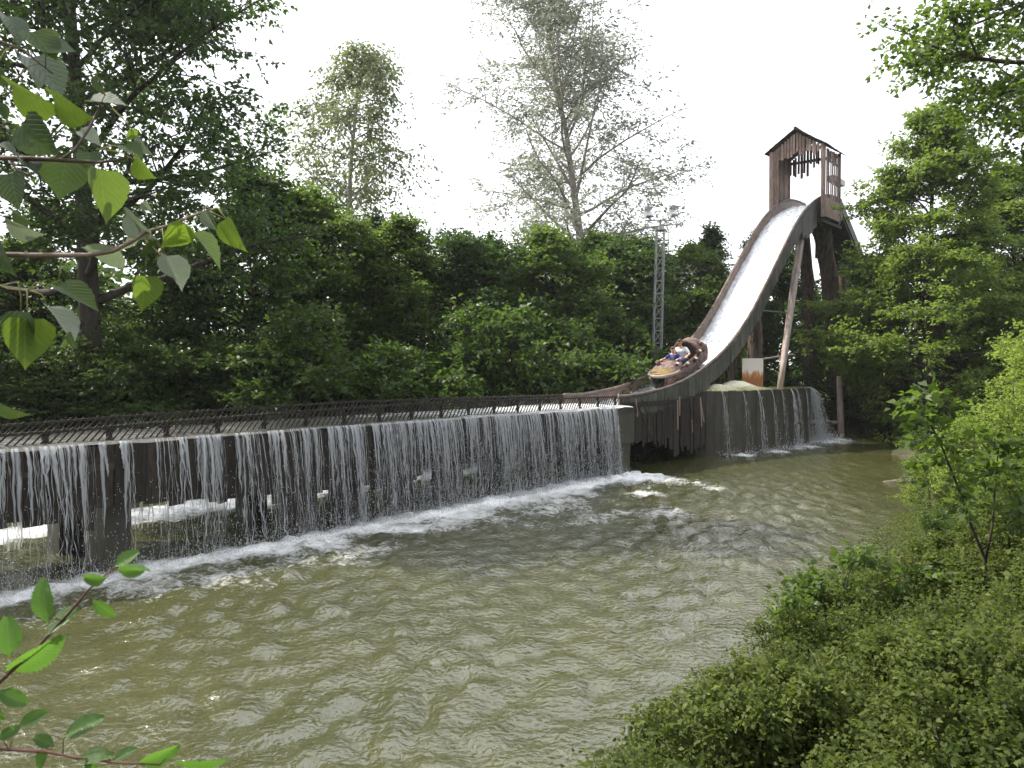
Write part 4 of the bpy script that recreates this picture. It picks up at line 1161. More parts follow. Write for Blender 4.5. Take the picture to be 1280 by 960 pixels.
def unitv(A): return A / np.maximum(np.linalg.norm(A, axis=-1, keepdims=True), 1e-9)
def leaves_mesh(name, P, D, Nn, L, Wd, tint, m, fold=.25):
    """each leaf: base, two sides, tip; a single bent face"""
    S = unitv(np.cross(D, Nn)); Nn = unitv(np.cross(S, D))
    L = L[:, None]; Wd = Wd[:, None]
    a = P; b = P + D * L * .45 + S * Wd * .5 + Nn * Wd * fold; c = P + D * L - Nn * L * .12; d = P + D * L * .45 - S * Wd * .5 + Nn * Wd * fold
    V = np.stack([a, b, c, d], 1).reshape(-1, 3)
    F = np.arange(len(P) * 4).reshape(-1, 4)
    me = bpy.data.meshes.new(name); fast_mesh(me, V, F)
    t = me.attributes.new('tint', 'FLOAT', 'FACE'); t.data.foreach_set('value', tint.astype(np.float32))
    me.materials.append(m)
    return me
class Tree:
    """tapered trunk, limbs and branches grown one from another; twigs carry the leaves"""
    def __init__(s, seed): s.r = np.random.RandomState(seed); s.wood = MB(); s.tp = []; s.td = []; s.tl = []
    def limb(s, p, d, L, r0, n=7, bend=.12, up=0.0, sides=6, r1=.25):
        P = [np.array(p, float)]; d = np.array(d, float); d /= np.linalg.norm(d)
        D = [d]
        for i in range(n):
            P.append(P[-1] + d * L / n)
            d = d + s.r.normal(0, bend, 3) + np.array((0, 0, up)); d /= np.linalg.norm(d); D.append(d)
        if sides: s.wood.tube([Vector(q) for q in P], [max(.004, r0 * (1 - (1 - r1) * i / n)) for i in range(n + 1)], sides, cap=False)
        return P, D
    def twigs(s, P, D, k, L, spread, flat, u0=.15):
        n = len(P) - 1
        for j in range(k):
            f = u0 + (1 - u0) * s.r.rand() ** .8; x = f * n; i = min(int(x), n - 1)
            p = P[i] + (P[i + 1] - P[i]) * (x - i)
            v = s.r.normal(0, 1, 3); v[2] *= flat; v -= D[i] * v.dot(D[i]); v /= np.linalg.norm(v) + 1e-9
            t = D[i] * (1 - spread) + v * spread; t[2] += .05; t /= np.linalg.norm(t)
            s.tp.append(p); s.td.append(t); s.tl.append(L * s.r.uniform(.6, 1.25))
def crown(T, name, per, leaf, m, flat=.5, droop=.15, aspect=.6, jit=.35, tint_c=.45):
    r = T.r
    P = np.repeat(np.array(T.tp), per, 0); D = np.repeat(np.array(T.td), per, 0); L = np.repeat(np.array(T.tl), per)
    n = len(P); tw = np.repeat(r.rand(len(T.tp)), per)
    u = r.rand(n)
    up = np.array((0, 0, 1.0)); side = unitv(np.cross(D, up) + 1e-6) * np.where(r.rand(n) < .5, -1, 1)[:, None]
    Q = P + D * (u * L)[:, None] + side * (r.rand(n) * L * .18)[:, None] + r.normal(0, .035, (n, 3)) * L[:, None]
    Q[:, 2] -= droop * (u * L) ** 2
    ld = unitv(D * .5 + side * r.uniform(.4, 1.0, n)[:, None] + r.normal(0, jit, (n, 3)) - up * droop)
    nn = unitv(up * flat + r.normal(0, 1 - flat * .7, (n, 3)))
    sz = leaf * r.uniform(.65, 1.3, n)
    tint = np.clip(tint_c + (tw - .5) * .7 + r.normal(0, .16, n), 0, 1)
    return leaves_mesh(name, Q, ld, nn, sz, sz * aspect, tint, m)
def grow(seed, H, r0, base, nlimb, reach, elev, nbr, ntw, twl, br_frac=.45, up=.03, flat=.5, spread=.75, trunk_bend=.03, stems=1, lean=(0, 0), az=None, el_var=.2, rv=(.72, 1.2), top=1.0, limb_r=.42, br_flat=.55):
    """reach(f): limb length at height share f; elev(f): limb angle above level"""
    T = Tree(seed); r = T.r
    for st in range(stems):
        a = 6.283 * st / max(stems, 1) + r.rand()
        o = np.array((math.cos(a), math.sin(a), 0)) * (.25 * (stems > 1)) * r.uniform(.5, 1.5)
        d = np.array((lean[0], lean[1], 1.0)) + o * .6
        h = H * (1 if st == 0 else r.uniform(.6, .95))
        P, D = T.limb(o + np.array((0, 0, -.3)), d, h * 1.0, r0 / (stems ** .5), 14, trunk_bend, .02, 9, .08)
        for k in range(max(3, nlimb // stems)):
            f = base + (top - base) * ((k + r.rand()) / max(3, nlimb // stems)); x = min(f, .985) * 14; i = min(int(x), 13)
            p = P[i] + (P[i + 1] - P[i]) * (x - i)
            q = (k * 2.4 + r.normal(0, .35)) if az is None else r.uniform(*az)
            e = elev(f) + r.normal(0, el_var); L = reach(f) * r.uniform(*rv)
            LP, LD = T.limb(p, (math.cos(q) * math.cos(e), math.sin(q) * math.cos(e), math.sin(e)), L, r0 * limb_r * (1.05 - f) / (stems ** .5) + .012, 7, .10, up, 5)
            T.twigs(LP, LD, int(ntw * .8), twl, spread, flat, .45)
            for b in range(nbr):
                u = .22 + .75 * r.rand(); x = u * 7; i2 = min(int(x), 6); bp_ = LP[i2] + (LP[i2 + 1] - LP[i2]) * (x - i2)
                v = r.normal(0, 1, 3); v[2] *= br_flat; v -= LD[i2] * v.dot(LD[i2]); v /= np.linalg.norm(v)
                bd = LD[i2] * .55 + v * .8
                BP_, BD = T.limb(bp_, bd, L * br_frac * (1.15 - u * .6) * r.uniform(.7, 1.25), .012 + r0 * .05, 4, .12, up, 3)
                T.twigs(BP_, BD, ntw, twl, spread, flat)
    return T
def wood_mesh(T, name, m): return mesh_of(name, T.wood.V, T.wood.F, m, True)
def tree_from(T, name, wm, cm):
    return (name, wm, cm)
def plant(name, wm, cm, loc, rz, sc, label, cat, group=None, wood_name='trunk', crown_name='crown'):
    o = empty(name, loc, label, cat, group)
    S = sc if hasattr(sc, '__len__') else (sc, sc, sc)
    M = Matrix.Translation(loc) @ Matrix.Rotation(rz, 4, 'Z') @ Matrix.Diagonal((*S, 1))
    inst(wood_name, wm, M, o); inst(crown_name, cm, M, o)
    return o

# prototypes -------------------------------------------------------------
def proto(T, m_w, per, leaf, m_l, **k): return wood_mesh(T, 'branches', m_w), crown(T, 'foliage', per, leaf, m_l, **k)
T = grow(1, 7.6, .13, .03, 34, lambda f: 3.1 * (1 - f) ** .6 + .3, lambda f: .25 + .7 * f, 10, 7, .62, flat=.35, rv=(.45, 1.4))
A_dark = proto(T, M_bark_dark, 13, .135, L_dark, flat=.55)
T = grow(2, 8.4, .15, .02, 36, lambda f: 3.0 * (1 - f) ** .75 + .35, lambda f: .35 + .6 * f, 10, 7, .66, flat=.4, rv=(.45, 1.45))
B_mid = proto(T, M_bark_dark, 13, .14, L_mid, flat=.5)
T = grow(3, 3.6, .10, .02, 30, lambda f: 1.7 * (1 - f) ** .4 + .35, lambda f: .3 + .7 * f, 7, 7, .5, stems=5, flat=.4)
C_shrub = proto(T, M_bark_dark, 13, .125, L_shrub, flat=.6)
T = grow(4, 9.6, .14, .03, 40, lambda f: 2.0 * (1 - f) ** .85 + .25, lambda f: .1 + .5 * f, 8, 7, .55, flat=.3, rv=(.5, 1.4))
D_spire = proto(T, M_bark_dark, 13, .13, L_dark, flat=.6)

# the dark row behind the flume: (photo x, distance, top y in the photo, kind)
def top_z(py, Y): return at(640, py, Y).z
row = [
 # front shrubs along the back shore
 ('hazel_shrub', C_shrub, -40, 18.0, 400, 'low shrub at the far left edge behind the flume railing'),
 ('hazel_shrub', C_shrub, 60, 18.6, 450, 'low dark shrub directly below the dangling heart-shaped leaves'),
 ('hazel_shrub', C_shrub, 160, 19.5, 395, 'low shrub below the big oak trunk behind the flume'),
 ('hazel_shrub', C_shrub, 255, 20.6, 448, 'low shrub right of the oak trunk behind the railing'),
 ('hazel_shrub', C_shrub, 345, 21.2, 385, 'low shrub in front of the tall dark hornbeam left of the birch'),
 ('hazel_shrub', C_shrub, 430, 22.6, 440, 'low shrub straight below the pale birch'),
 ('hazel_shrub', C_shrub, 520, 23.0, 432, 'low shrub behind the middle of the flume railing'),
 ('hazel_shrub', C_shrub, 600, 24.6, 388, 'low shrub behind the flume, left of the silvery willow'),
 ('hazel_shrub', C_shrub, 672, 25.5, 442, 'low shrub straight below the left trunk of the silvery willow'),
 ('hazel_shrub', C_shrub, 735, 26.8, 398, 'low shrub behind the end of the railing left of the light mast'),
 ('hazel_shrub', C_shrub, 785, 29.5, 405, 'low shrub just left of the foot of the light mast'),
 # taller trees
 ('hornbeam_tree', A_dark, -60, 22.0, 250, 'dark tree cut by the left edge of the photo'),
 ('hornbeam_tree', B_mid, 50, 23.0, 300, 'tree filling the gap left of the oak trunk'),
 ('hornbeam_tree', A_dark, 205, 24.0, 300, 'tree filling the gap right of the oak trunk'),
 ('hornbeam_tree', A_dark, 318, 24.5, 205, 'tall dark hornbeam between the oak and the birch'),
 ('hornbeam_tree', B_mid, 415, 26.0, 235, 'mid green tree in front of the birch trunk'),
 ('hornbeam_tree', B_mid, 495, 27.0, 272, 'light-topped tree just right of the birch'),
 ('hornbeam_tree', A_dark, 560, 27.5, 290, 'dark rounded tree in the dip left of the willow'),
 ('hornbeam_tree', A_dark, 628, 29.0, 298, 'dark tree below the left branches of the willow'),
 ('hornbeam_tree', B_mid, 700, 30.0, 285, 'leafy tree in front of the willow trunks'),
 ('hornbeam_tree', A_dark, 765, 31.5, 300, 'dark tree just left of the light mast'),
 ('hornbeam_tree', B_mid, 858, 35.0, 300, 'dark tree between the light mast and the chute'),
 ('spire_tree', D_spire, 902, 36.0, 276, 'pointed tree with a tall tip left of the chute'),
 ('spire_tree', D_spire, 942, 38.0, 288, 'pointed tree half hidden by the upper chute'),
 ('spire_tree', D_spire, 455, 31.0, 262, 'pointed dark tree just right of the birch trunk'),
 ('hornbeam_tree', B_mid, 592, 33.0, 303, 'tree filling the dip left of the willow'),
 ('spire_tree', D_spire, 662, 34.0, 305, 'narrow dark tree between the willow trunks'),
 ('hornbeam_tree', B_mid, 738, 34.5, 292, 'tree right of the willow trunks, left of the mast'),
 ('spire_tree', D_spire, 815, 37.0, 305, 'pointed tree straight behind the light mast'),
 ('spire_tree', D_spire, 375, 29.0, 230, 'pointed dark tree just left of the birch trunk'),
 ('hornbeam_tree', A_dark, 985, 41.0, 315, 'dark tree seen below the upper chute behind the props'),
 ('hornbeam_tree', A_dark, 1045, 44.0, 330, 'dark tree in the shade behind the tower column'),
]
for i, (nm, pr_, px, Y, py, lab) in enumerate(row):
    x = (px - 640) / 1000 * Y; z0 = gz(x, Y)
    hgt = {id(A_dark): 7.6, id(B_mid): 8.4, id(C_shrub): 3.6, id(D_spire): 9.6}[id(pr_)] * 1.02
    k = (top_z(py, Y) - z0) / hgt
    wk = max(.95, min(1.4, k * 1.15)) * (1.0 if nm != 'spire_tree' else .8)
    plant(nm, pr_[0], pr_[1], (x, Y, z0 - .05), i * 1.7, (wk, wk, k), lab, 'tree' if 'tree' in nm else 'shrub',
          'low shrubs along the back shore' if nm == 'hazel_shrub' else 'dark trees behind the flume')

# the big oak on the left
T = grow(11, 15.5, .30, .22, 34, lambda f: 5.6 * (1 - f) ** .45 + .8, lambda f: .08 + .8 * f, 14, 11, .75, br_frac=.42, up=.01, flat=.45, br_flat=.4, trunk_bend=.02)
w_, c_ = proto(T, M_bark_dark, 15, .135, L_oak, flat=.6, aspect=.62)
x, y = at(112, 460, 19.0).x, 19.0
plant('oak_tree', w_, c_, (x, y, gz(x, y) - .1), .6, 1, 'huge dark oak with spreading tiers of branches on the left', 'tree')
# the birch
T = grow(12, 13.2, .15, .14, 34, lambda f: 3.3 * (1 - f) ** .75 + .35, lambda f: .5 + .4 * f, 9, 7, .95, up=-.09, flat=1.0, spread=.5, stems=1)
w_, c_ = proto(T, M_bark_pale, 8, .125, L_birch, flat=.2, droop=.75)
x = at(432, 460, 33).x
plant('birch_tree', w_, c_, (x, 33, gz(x, 33) - .1), 3.1, (1.35, 1.35, 1.17), 'slender pale birch with drooping twigs against the sky', 'tree')
# the silvery willow
T = grow(18, 19.5, .30, .20, 42, lambda f: 6.0 * (1 - abs(f - .6) ** 1.7 * 1.7) * (1.05 - f * .15) + .6, lambda f: .45 + .65 * f, 11, 9, .95, br_frac=.42, up=.03, flat=.8, spread=.6, stems=1, trunk_bend=.03, rv=(.6, 1.3))
w_, c_ = proto(T, M_bark_pale, 10, .19, L_silver, flat=.15, aspect=.38, droop=.25)
x = at(732, 460, 39).x
plant('willow_tree', w_, c_, (x, 39, gz(x, 39) - .1), 1.9, (1.12, 1.12, .97), 'tall airy silver-leaved willow in the middle against the white sky', 'tree')
# the layered hornbeam right of the tower
T = grow(14, 12.2, .22, .09, 52, lambda f: 4.5 * (1 - f) ** .7 * min(1, .55 + f * 2) + .35, lambda f: .02 + .75 * f * f, 11, 9, .7, up=.0, flat=.12, br_flat=.16, spread=.75, el_var=.10)
H_w, H_c = proto(T, M_bark_dark, 16, .14, L_hb, flat=.82, aspect=.62, droop=.1)
x = at(1156, 460, 30.5).x
plant('hornbeam_tree', H_w, H_c, (x, 30.5, gz(x, 30.5) - .1), 1.2, (1, 1, 1.02), 'large bright green tree with layered branches right of the tower', 'tree')
x = at(1265, 460, 33).x
plant('hornbeam_tree', H_w, H_c, (x, 33, gz(x, 33) - .1), 2.4, (.95, .95, .82), 'yellowish tree at the right edge behind the layered one', 'tree')
x = at(1075, 460, 37).x
plant('hornbeam_tree', A_dark[0], A_dark[1], (x, 37, gz(x, 37) - .1), 2.0, (1.1, 1.1, .95), 'dark tree filling the shade between tower and layered tree', 'tree')
x = at(1200, 460, 37).x
plant('hornbeam_tree', A_dark[0], A_dark[1], (x, 37, gz(x, 37) - .1), 1.0, (1.2, 1.2, 1.0), 'dark tree in the shade behind the layered one', 'tree')
for px, Y, k, lab in ((1112, 34.6, .6, 'small shrub at the water edge beside the pole fence'), (1150, 33.2, .55, 'small shrub at the water edge below the layered tree'), (1215, 31, .7, 'shrub under the right side of the layered tree')):
    x = at(px, 460, Y).x
    plant('hazel_shrub', C_shrub[0], C_shrub[1], (x, Y, gz(x, Y) - .1), px, k, lab, 'shrub')
# oak over the right shore, its trunk beyond the frame, boughs reaching into the top corner
T = grow(15, 13.5, .30, .44, 34, lambda f: 6.2 * (1 - f) ** .3 + .5, lambda f: -.02 + .7 * f, 16, 12, .62, br_frac=.42, up=.0, flat=.5)
w_, c_ = proto(T, M_bark_dark, 11, .13, L_mid, flat=.45)
plant('oak_tree', w_, c_, (11.2, 13.2, gz(11.2, 13.2) - .1), 2.2, 1, 'oak boughs hanging into the top right corner', 'tree')
# near poplar on the camera's shore: trunk left of the frame, crown overhead
T = grow(16, 15.5, .26, .50, 22, lambda f: 4.4 * (1 - f) ** .4 + .6, lambda f: .35 + .6 * f, 9, 8, .7, br_frac=.42, up=.02, flat=.8)
w_, c_ = proto(T, M_bark, 9, .15, L_mid, flat=.25, aspect=.8)
POP = Vector((-4.6, 2.2, gz(-4.6, 2.2) - .1))
poplar = plant('poplar_tree', w_, c_, POP, .4, 1, 'near poplar whose heart-shaped leaves hang in the upper left', 'tree')
# a mixed wood all round, too far to tell the trees apart
r_ = np.random.RandomState(77)
n = 34000
ang = r_.uniform(0, 6.283, n); rad = r_.uniform(46, 60, n)
hh = 6.5 + 4.5 * fbm(ang * 7 + 3, ang * 0 + 1.0); zz = r_.rand(n) ** .7 * hh
P = np.stack([rad * np.cos(ang), 12 + rad * np.sin(ang), zz + .8], -1)
D = unitv(r_.normal(0, 1, (n, 3)) + np.array((0, 0, -.3))); Nn = unitv(r_.normal(0, .6, (n, 3)) + np.array((0, 0, .8)))
me = leaves_mesh('distant_wood', P, D, Nn, r_.uniform(.5, 1.1, n), r_.uniform(.4, .8, n), r_.rand(n), L_dark)
tag(link(bpy.data.objects.new('distant_wood', me), None, (0, 0, 0)), 'dark distant wood closing the view behind the trees', 'wood', kind='stuff')

# ------------------------------------------------------------------ right bank
T = grow(21, 2.6, .05, .05, 26, lambda f: 1.15 * (1 - f) ** .35 + .25, lambda f: .35 + .6 * f, 6, 6, .34, stems=5, flat=.6)
S_bright = proto(T, M_bark_dark, 16, .062, L_bright, flat=.5, aspect=.62)
T = grow(22, 2.0, .04, .03, 24, lambda f: 1.0 * (1 - f) ** .4 + .2, lambda f: .3 + .7 * f, 6, 6, .30, stems=6, flat=.6)
S_mid = proto(T, M_bark_dark, 15, .055, L_mid, flat=.5, aspect=.6)
T = grow(23, 2.0, .03, .03, 24, lambda f: 1.3 * (1 - f) ** .4 + .2, lambda f: .15 + .7 * f, 6, 6, .36, stems=6, flat=.6)
S_bram = proto(T, M_bark, 13, .085, L_cover, flat=.5, aspect=.62)
bank = [(S_bright, 9.7, 13.6, 1.16, 'tall fresh green bush at the right edge of the bank'), (S_bright, 8.5, 12.0, .92, 'fresh green bush on the bank in front of the tallest one'),
        (S_bright, 8.1, 13.9, .70, 'fresh green bush nearest the water on the right bank'), (S_bright, 7.2, 10.6, .78, 'fresh green bush behind the forked oak sapling'),
        (S_bright, 10.9, 16.2, 1.0, 'fresh green bush farthest along the right bank'), (S_bright, 7.9, 9.6, .85, 'fresh green bush cut by the right edge of the photo'),
        (S_mid, 6.1, 9.4, .60, 'small green bush left of the forked sapling'), (S_mid, 5.0, 8.9, .45, 'small low bush above the waterline mid bank'), (S_mid, 9.1, 16.9, .5, 'small dark bush beside the driftwood on the right bank'), (S_bright, 8.2, 15.4, .5, 'small fresh bush between the driftwood and the tallest bush'), (S_mid, 9.6, 18.0, .7, 'small dark bush where the right bank meets the far water')]
for i, (p, x, y, k, lab) in enumerate(bank):
    plant('bank_bush', p[0], p[1], (x, y, gz(x, y) - .08), i * 2.1, k, lab, 'bush', 'bushes on the right bank')
rb_ = random.Random(6)
k = 0
while k < 18:
    x, y = rb_.uniform(.9, 5.6), rb_.uniform(3.6, 8.8)
    if x / y > .68 or shore_dist(np.array([x]), np.array([y]))[0] < .1: continue
    plant('bramble_bush', S_bram[0], S_bram[1], (x, y, gz(x, y) - .05), k * 1.3, rb_.uniform(.28, .46), 'low small-leaved bush in the bramble cover of the near bank', 'bush', 'bramble bushes of the near bank')
    k += 1
# forked oak sapling and others with bare dark stems
def sapling(seed, stems, per, leaf, m, label, name='oak_sapling'):
    T = Tree(seed)
    base = Vector(stems[0][0][0])
    for P, r0 in stems:
        P = [np.array(p) - np.array(base) for p in P]
        T.wood.tube([Vector(p) for p in P], [r0 * (1 - .75 * i / (len(P) - 1)) for i in range(len(P))], 6)
        D = [unitv((P[min(i + 1, len(P) - 1)] - P[max(0, i - 1)])) for i in range(len(P))]
        T.twigs(P, D, int(7 * len(P)), .26, .8, .7, .38)
    wm = wood_mesh(T, 'stem', M_bark_dark); cm = crown(T, 'foliage', per, leaf, m, flat=.45, aspect=.58)
    plant(name, wm, cm, base, 0, 1, label, 'sapling', None, 'stem', 'leaves')
b = at(1232, 730, 6.9); b.z = gz(b.x, b.y)
j = at(1232, 700, 6.9)
sapling(31, [([b, j, at(1215, 660, 6.85), at(1200, 615, 6.8), at(1178, 560, 6.75), at(1158, 520, 6.7), at(1150, 495, 6.7)], .016),
             ([j, at(1240, 660, 6.9), at(1244, 610, 6.9), at(1247, 570, 6.95), at(1250, 545, 7.0)], .012),
             ([at(1225, 690, 6.9), at(1260, 655, 6.7), at(1290, 630, 6.6)], .007)], 9, .085, L_mid, 'forked oak sapling with bare dark stems on the right bank')
b = at(1048, 790, 7.3); b.z = gz(b.x, b.y)
sapling(32, [([b, at(1050, 760, 7.3), at(1062, 715, 7.3), at(1075, 685, 7.3)], .010), ([at(1050, 760, 7.3), at(1090, 735, 7.2), at(1140, 715, 7.1), at(1180, 720, 7.0)], .008),
             ([at(1048, 770, 7.3), at(1025, 750, 7.4), at(1005, 725, 7.4)], .007)], 9, .075, L_mid, 'leafy oak sapling leaning over the water edge on the bank')
b = at(996, 830, 6.6); b.z = gz(b.x, b.y)
sapling(33, [([b, at(997, 800, 6.6), at(999, 770, 6.6), at(1003, 745, 6.6)], .006), ([at(997, 790, 6.6), at(985, 765, 6.6), at(975, 750, 6.6)], .004)], 5, .06, L_mid, 'single thin seedling left of the leaning sapling')

# low bramble cover on the near bank: leaves on short arching stems over the ground
r_ = np.random.RandomState(5)
n = 560000
X = r_.uniform(-1.5, 13.2, n); Y = r_.uniform(2.2, 13.5, n)
d = shore_dist(X, Y)
dens = np.clip(6.5 / np.hypot(X, Y), .25, 1.0) ** 1.3
vis = ((X / Y < .72) | (r_.rand(n) < .55)) & (X / Y > -.05) & (d > -.45) & (r_.rand(n) < dens * np.clip((d + .5) / .6, 0.1, 1)) & (Y > 2.6)
X, Y, d = X[vis], Y[vis], d[vis]; n = len(X)
lump = fbm(X * 1.1 + 5, Y * 1.1) ; fine = fbm(X * 3.6, Y * 3.6 + 8)
hmax = (.06 + 1.7 * np.clip(lump - .30, 0, 1) + .55 * (fine - .42)) * np.clip((d + .6) / 1.1, .25, 1)
hmax = np.clip(hmax, .04, 1.0)
z = np.maximum(ground_z(X, Y), .02) + hmax * (1 - r_.rand(n) ** 2.2 * .75) + np.where(r_.rand(n) < .03, r_.rand(n) * .18, 0)
P = np.stack([X, Y, z], -1)
D = unitv(r_.normal(0, 1, (n, 3)) * np.array((1, 1, .45))); Nn = unitv(r_.normal(0, .5, (n, 3)) + np.array((0, 0, .8)))
sz = r_.uniform(.018, .042, n); weed = r_.rand(n) < .05; weed &= Y > 4.6; sz = np.where(weed, sz * 1.5, sz); P[:, 2] += np.where(weed, r_.rand(n) * .14, 0)
tint = np.clip(.1 + .8 * (vnoise(X * 2.1, Y * 2.1) - .3) + r_.normal(0, .22, n) + .25 * weed, 0, 1)
me = leaves_mesh('bramble_cover', P, D, Nn, sz, sz * .68, tint, L_cover)
bc = link(bpy.data.objects.new('bramble_cover', me), None, (0, 0, 0)); tag(bc, 'dense small-leaved bramble cover on the near right bank', 'ground cover', kind='stuff')
st = MB(); rr = random.Random(3)
for k in range(170):
    x, y = rr.uniform(.3, 6.5), rr.uniform(3.2, 9.5)
    if x / y > .7 or gz(x, y) < .1: continue
    p = Vector((x, y, gz(x, y))); P = [p]; dd = Vector((rr.gauss(0, .5), rr.gauss(0, .5), 1)).normalized()
    for i in range(5):
        P.append(P[-1] + dd * rr.uniform(.08, .17)); dd = (dd + Vector((rr.gauss(0, .3), rr.gauss(0, .3), -.22))).normalized()
    st.tube(P, [.005 - .0007 * i for i in range(6)], 4)
tag(st.build('bramble_stems', pm('dry_bramble_stem', (.12, .085, .05), (.25, .19, .12), 9), None), 'dry arching stems among the bramble cover', 'stems', kind='stuff')

# ------------------------------------------------------------------ near leaves, one by one
def heart_leaf(name, m, curl, seed, serr=0.0, pleats=0, shape='poplar'):
    """unit leaf: base at 0, tip at +x, normal +z; the midrib is a row of its own"""
    rr = random.Random(seed)
    n = 14 if shape == 'poplar' else 25
    V, F, T = [], [], []
    rows = []
    for i in range(n + 1):
        f = i / n
        if shape == 'poplar':
            w = float(np.interp(f, [0, .05, .12, .22, .32, .45, .58, .7, .8, .88, .94, 1], [.03, .27, .42, .50, .515, .475, .39, .275, .165, .085, .035, 0]))
        else:
            w = .27 * math.sin(math.pi * min(1, f ** .8)) ** .7
        if 0 < i < n: w *= 1 + (.025 * (1 if i % 2 else -1) + rr.uniform(-.02, .02) if not serr else serr * (1 if i % 2 else -1))
        x0 = f
        zc = -curl * f * f * .45
        rows.append([])
        for k in (-1, -.5, 0, .5, 1):
            x = x0 + (abs(k) * (.10 if shape != 'poplar' else -.09 * (1 - f) ** 3) if 0 < i < n else 0)
            if shape == 'poplar' and i == 0: x = 0
            ripple = (pleats * (1 if i % 2 else -1)) * abs(k) if 0 < i < n else 0
            z = zc + abs(k) * w * .32 + ripple + rr.uniform(-.01, .01) * abs(k)
            rows[-1].append(len(V)); V.append((x, k * w, z)); T.append(.0 if k else .55)
    for i in range(n):
        for j in range(4):
            F.append((rows[i][j], rows[i + 1][j], rows[i + 1][j + 1], rows[i][j + 1]))
    me = mesh_of(name, V, F, m, True)
    t = me.attributes.new('tint', 'FLOAT', 'POINT'); t.data.foreach_set('value', np.array(T, dtype=np.float32))
    return me
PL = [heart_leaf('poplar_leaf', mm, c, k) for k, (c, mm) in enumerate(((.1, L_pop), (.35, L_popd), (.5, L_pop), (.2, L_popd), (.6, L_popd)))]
PG = [heart_leaf('poplar_leaf_underside', L_grey, c, k + 5) for k, c in enumerate((.2, .5))]
HL = [heart_leaf('hornbeam_leaf', L_horn, c, k + 9, .06, .011, 'hornbeam') for k, c in enumerate((.15, .35, .55))]
def hang(me, parent, b, t, w, Y, dy=0.0, aspect=1.06, flip=False, name='leaf', tilt=0.0):
    """leaf from base pixel b to tip pixel t; w is how broad it shows, so it fixes how far it is turned"""
    A = at(*b, Y); B = at(*t, Y + dy)
    x = (B - A); Lp = x.length
    wm = w * Y / 1000
    full = Lp * aspect
    turn = math.acos(max(.12, min(1, wm / full)))
    x.normalize(); view = (Vector((0, 0, EYE)) - A).normalized()
    z = (view - x * view.dot(x)).normalized(); z = Quaternion(x, turn * (-1 if flip else 1) + tilt) @ z
    y = z.cross(x)
    M = Matrix((x, y, z)).transposed().to_4x4() @ Matrix.Diagonal((Lp, Lp * (wm / full / max(.12, math.cos(turn))), Lp, 1))
    M.translation = A
    return inst(name, me, M, parent)
PY = 1.5
def stalk(parent, b, lines, r, m):
    """leaf stalk from a leaf base to the nearest twig"""
    best = None
    for P in lines:
        for p, q in zip(P, P[1:]):
            d = q - p; u = max(0, min(1, (b - p).dot(d) / max(d.length_squared, 1e-9))); c = p + d * u
            if best is None or (c - b).length < (best - b).length: best = c
    if .002 < (best - b).length < .07:
        mid = best.lerp(b, .5) + Vector((0, 0, .18)) * (best - b).length
        MB().tube([best, mid, b], [r, r * .85, r * .7], 5).build('petiole', m, parent, True)
M_twig = pm('grey_brown_twig', (.10, .075, .06), (.2, .15, .12), 20, rough=.7)
M_pet = pm('yellow_green_petiole', (.16, .17, .05), (.28, .26, .09), 20, rough=.6)
TW = []
def twig(parent, pts_px, r, m=None, Y=PY, name='branch'):
    P = [at(p[0], p[1], Y + (p[2] if len(p) > 2 else 0)) for p in pts_px]
    if name == 'branch': TW.append(P)
    return MB().tube(P, [r * (1 - .6 * i / (len(P) - 1)) for i in range(len(P))], 7).build(name, m or M_twig, parent, True)
# boughs from the trunk to the frame
E1 = at(-20, 197, PY); E2 = at(-20, 318, PY); E3 = at(-30, 40, PY)
for e, z in ((E1, 3.4), (E2, 3.1), (E3, 3.9)):
    s0 = POP + Vector((0.1, 0, z + 0.6)); s0.z = z + .5
    P = [s0, s0.lerp(e, .4) + Vector((0, .1, .12)), s0.lerp(e, .75) + Vector((0, .05, .06)), e]
    MB().tube(P, [.035, .022, .012, .006], 7).build('bough', M_twig, poplar, True)
twig(poplar, [(-20, 197), (40, 198), (92, 201), (125, 203), (157, 198)], .0055)
twig(poplar, [(75, 201), (95, 186), (112, 160), (122, 138), (131, 118)], .0032, M_rail_log)
twig(poplar, [(-20, 318), (40, 319), (110, 319), (140, 314), (165, 302), (182, 290), (210, 282), (240, 270), (262, 262)], .0055)
twig(poplar, [(-30, 40), (0, 52), (28, 62), (45, 75), (66, 92)], .0035)
twig(poplar, [(12, 198), (20, 212), (35, 218), (50, 215)], .003)
for p in ([(-10, 352), (10, 361), (35, 363), (50, 356), (62, 355)], [(2, 357), (22, 352), (26, 370), (26, 392)], [(34, 363), (34, 400)], [(35, 363), (45, 353), (68, 357)], [(38, 363), (52, 368), (60, 384)],
          [(82, 204), (90, 190), (104, 172)], [(120, 188), (140, 182), (156, 184)], [(125, 186), (150, 190), (168, 200)], [(182, 290), (183, 320), (181, 346)], [(182, 300), (200, 318), (209, 321)], [(140, 135), (155, 150), (165, 162)],
          [(210, 282), (225, 278), (238, 290)], [(240, 270), (262, 264), (283, 274)], [(23, 145), (30, 154)]):
    twig(poplar, p, .0016, M_pet, PY, 'petiole')
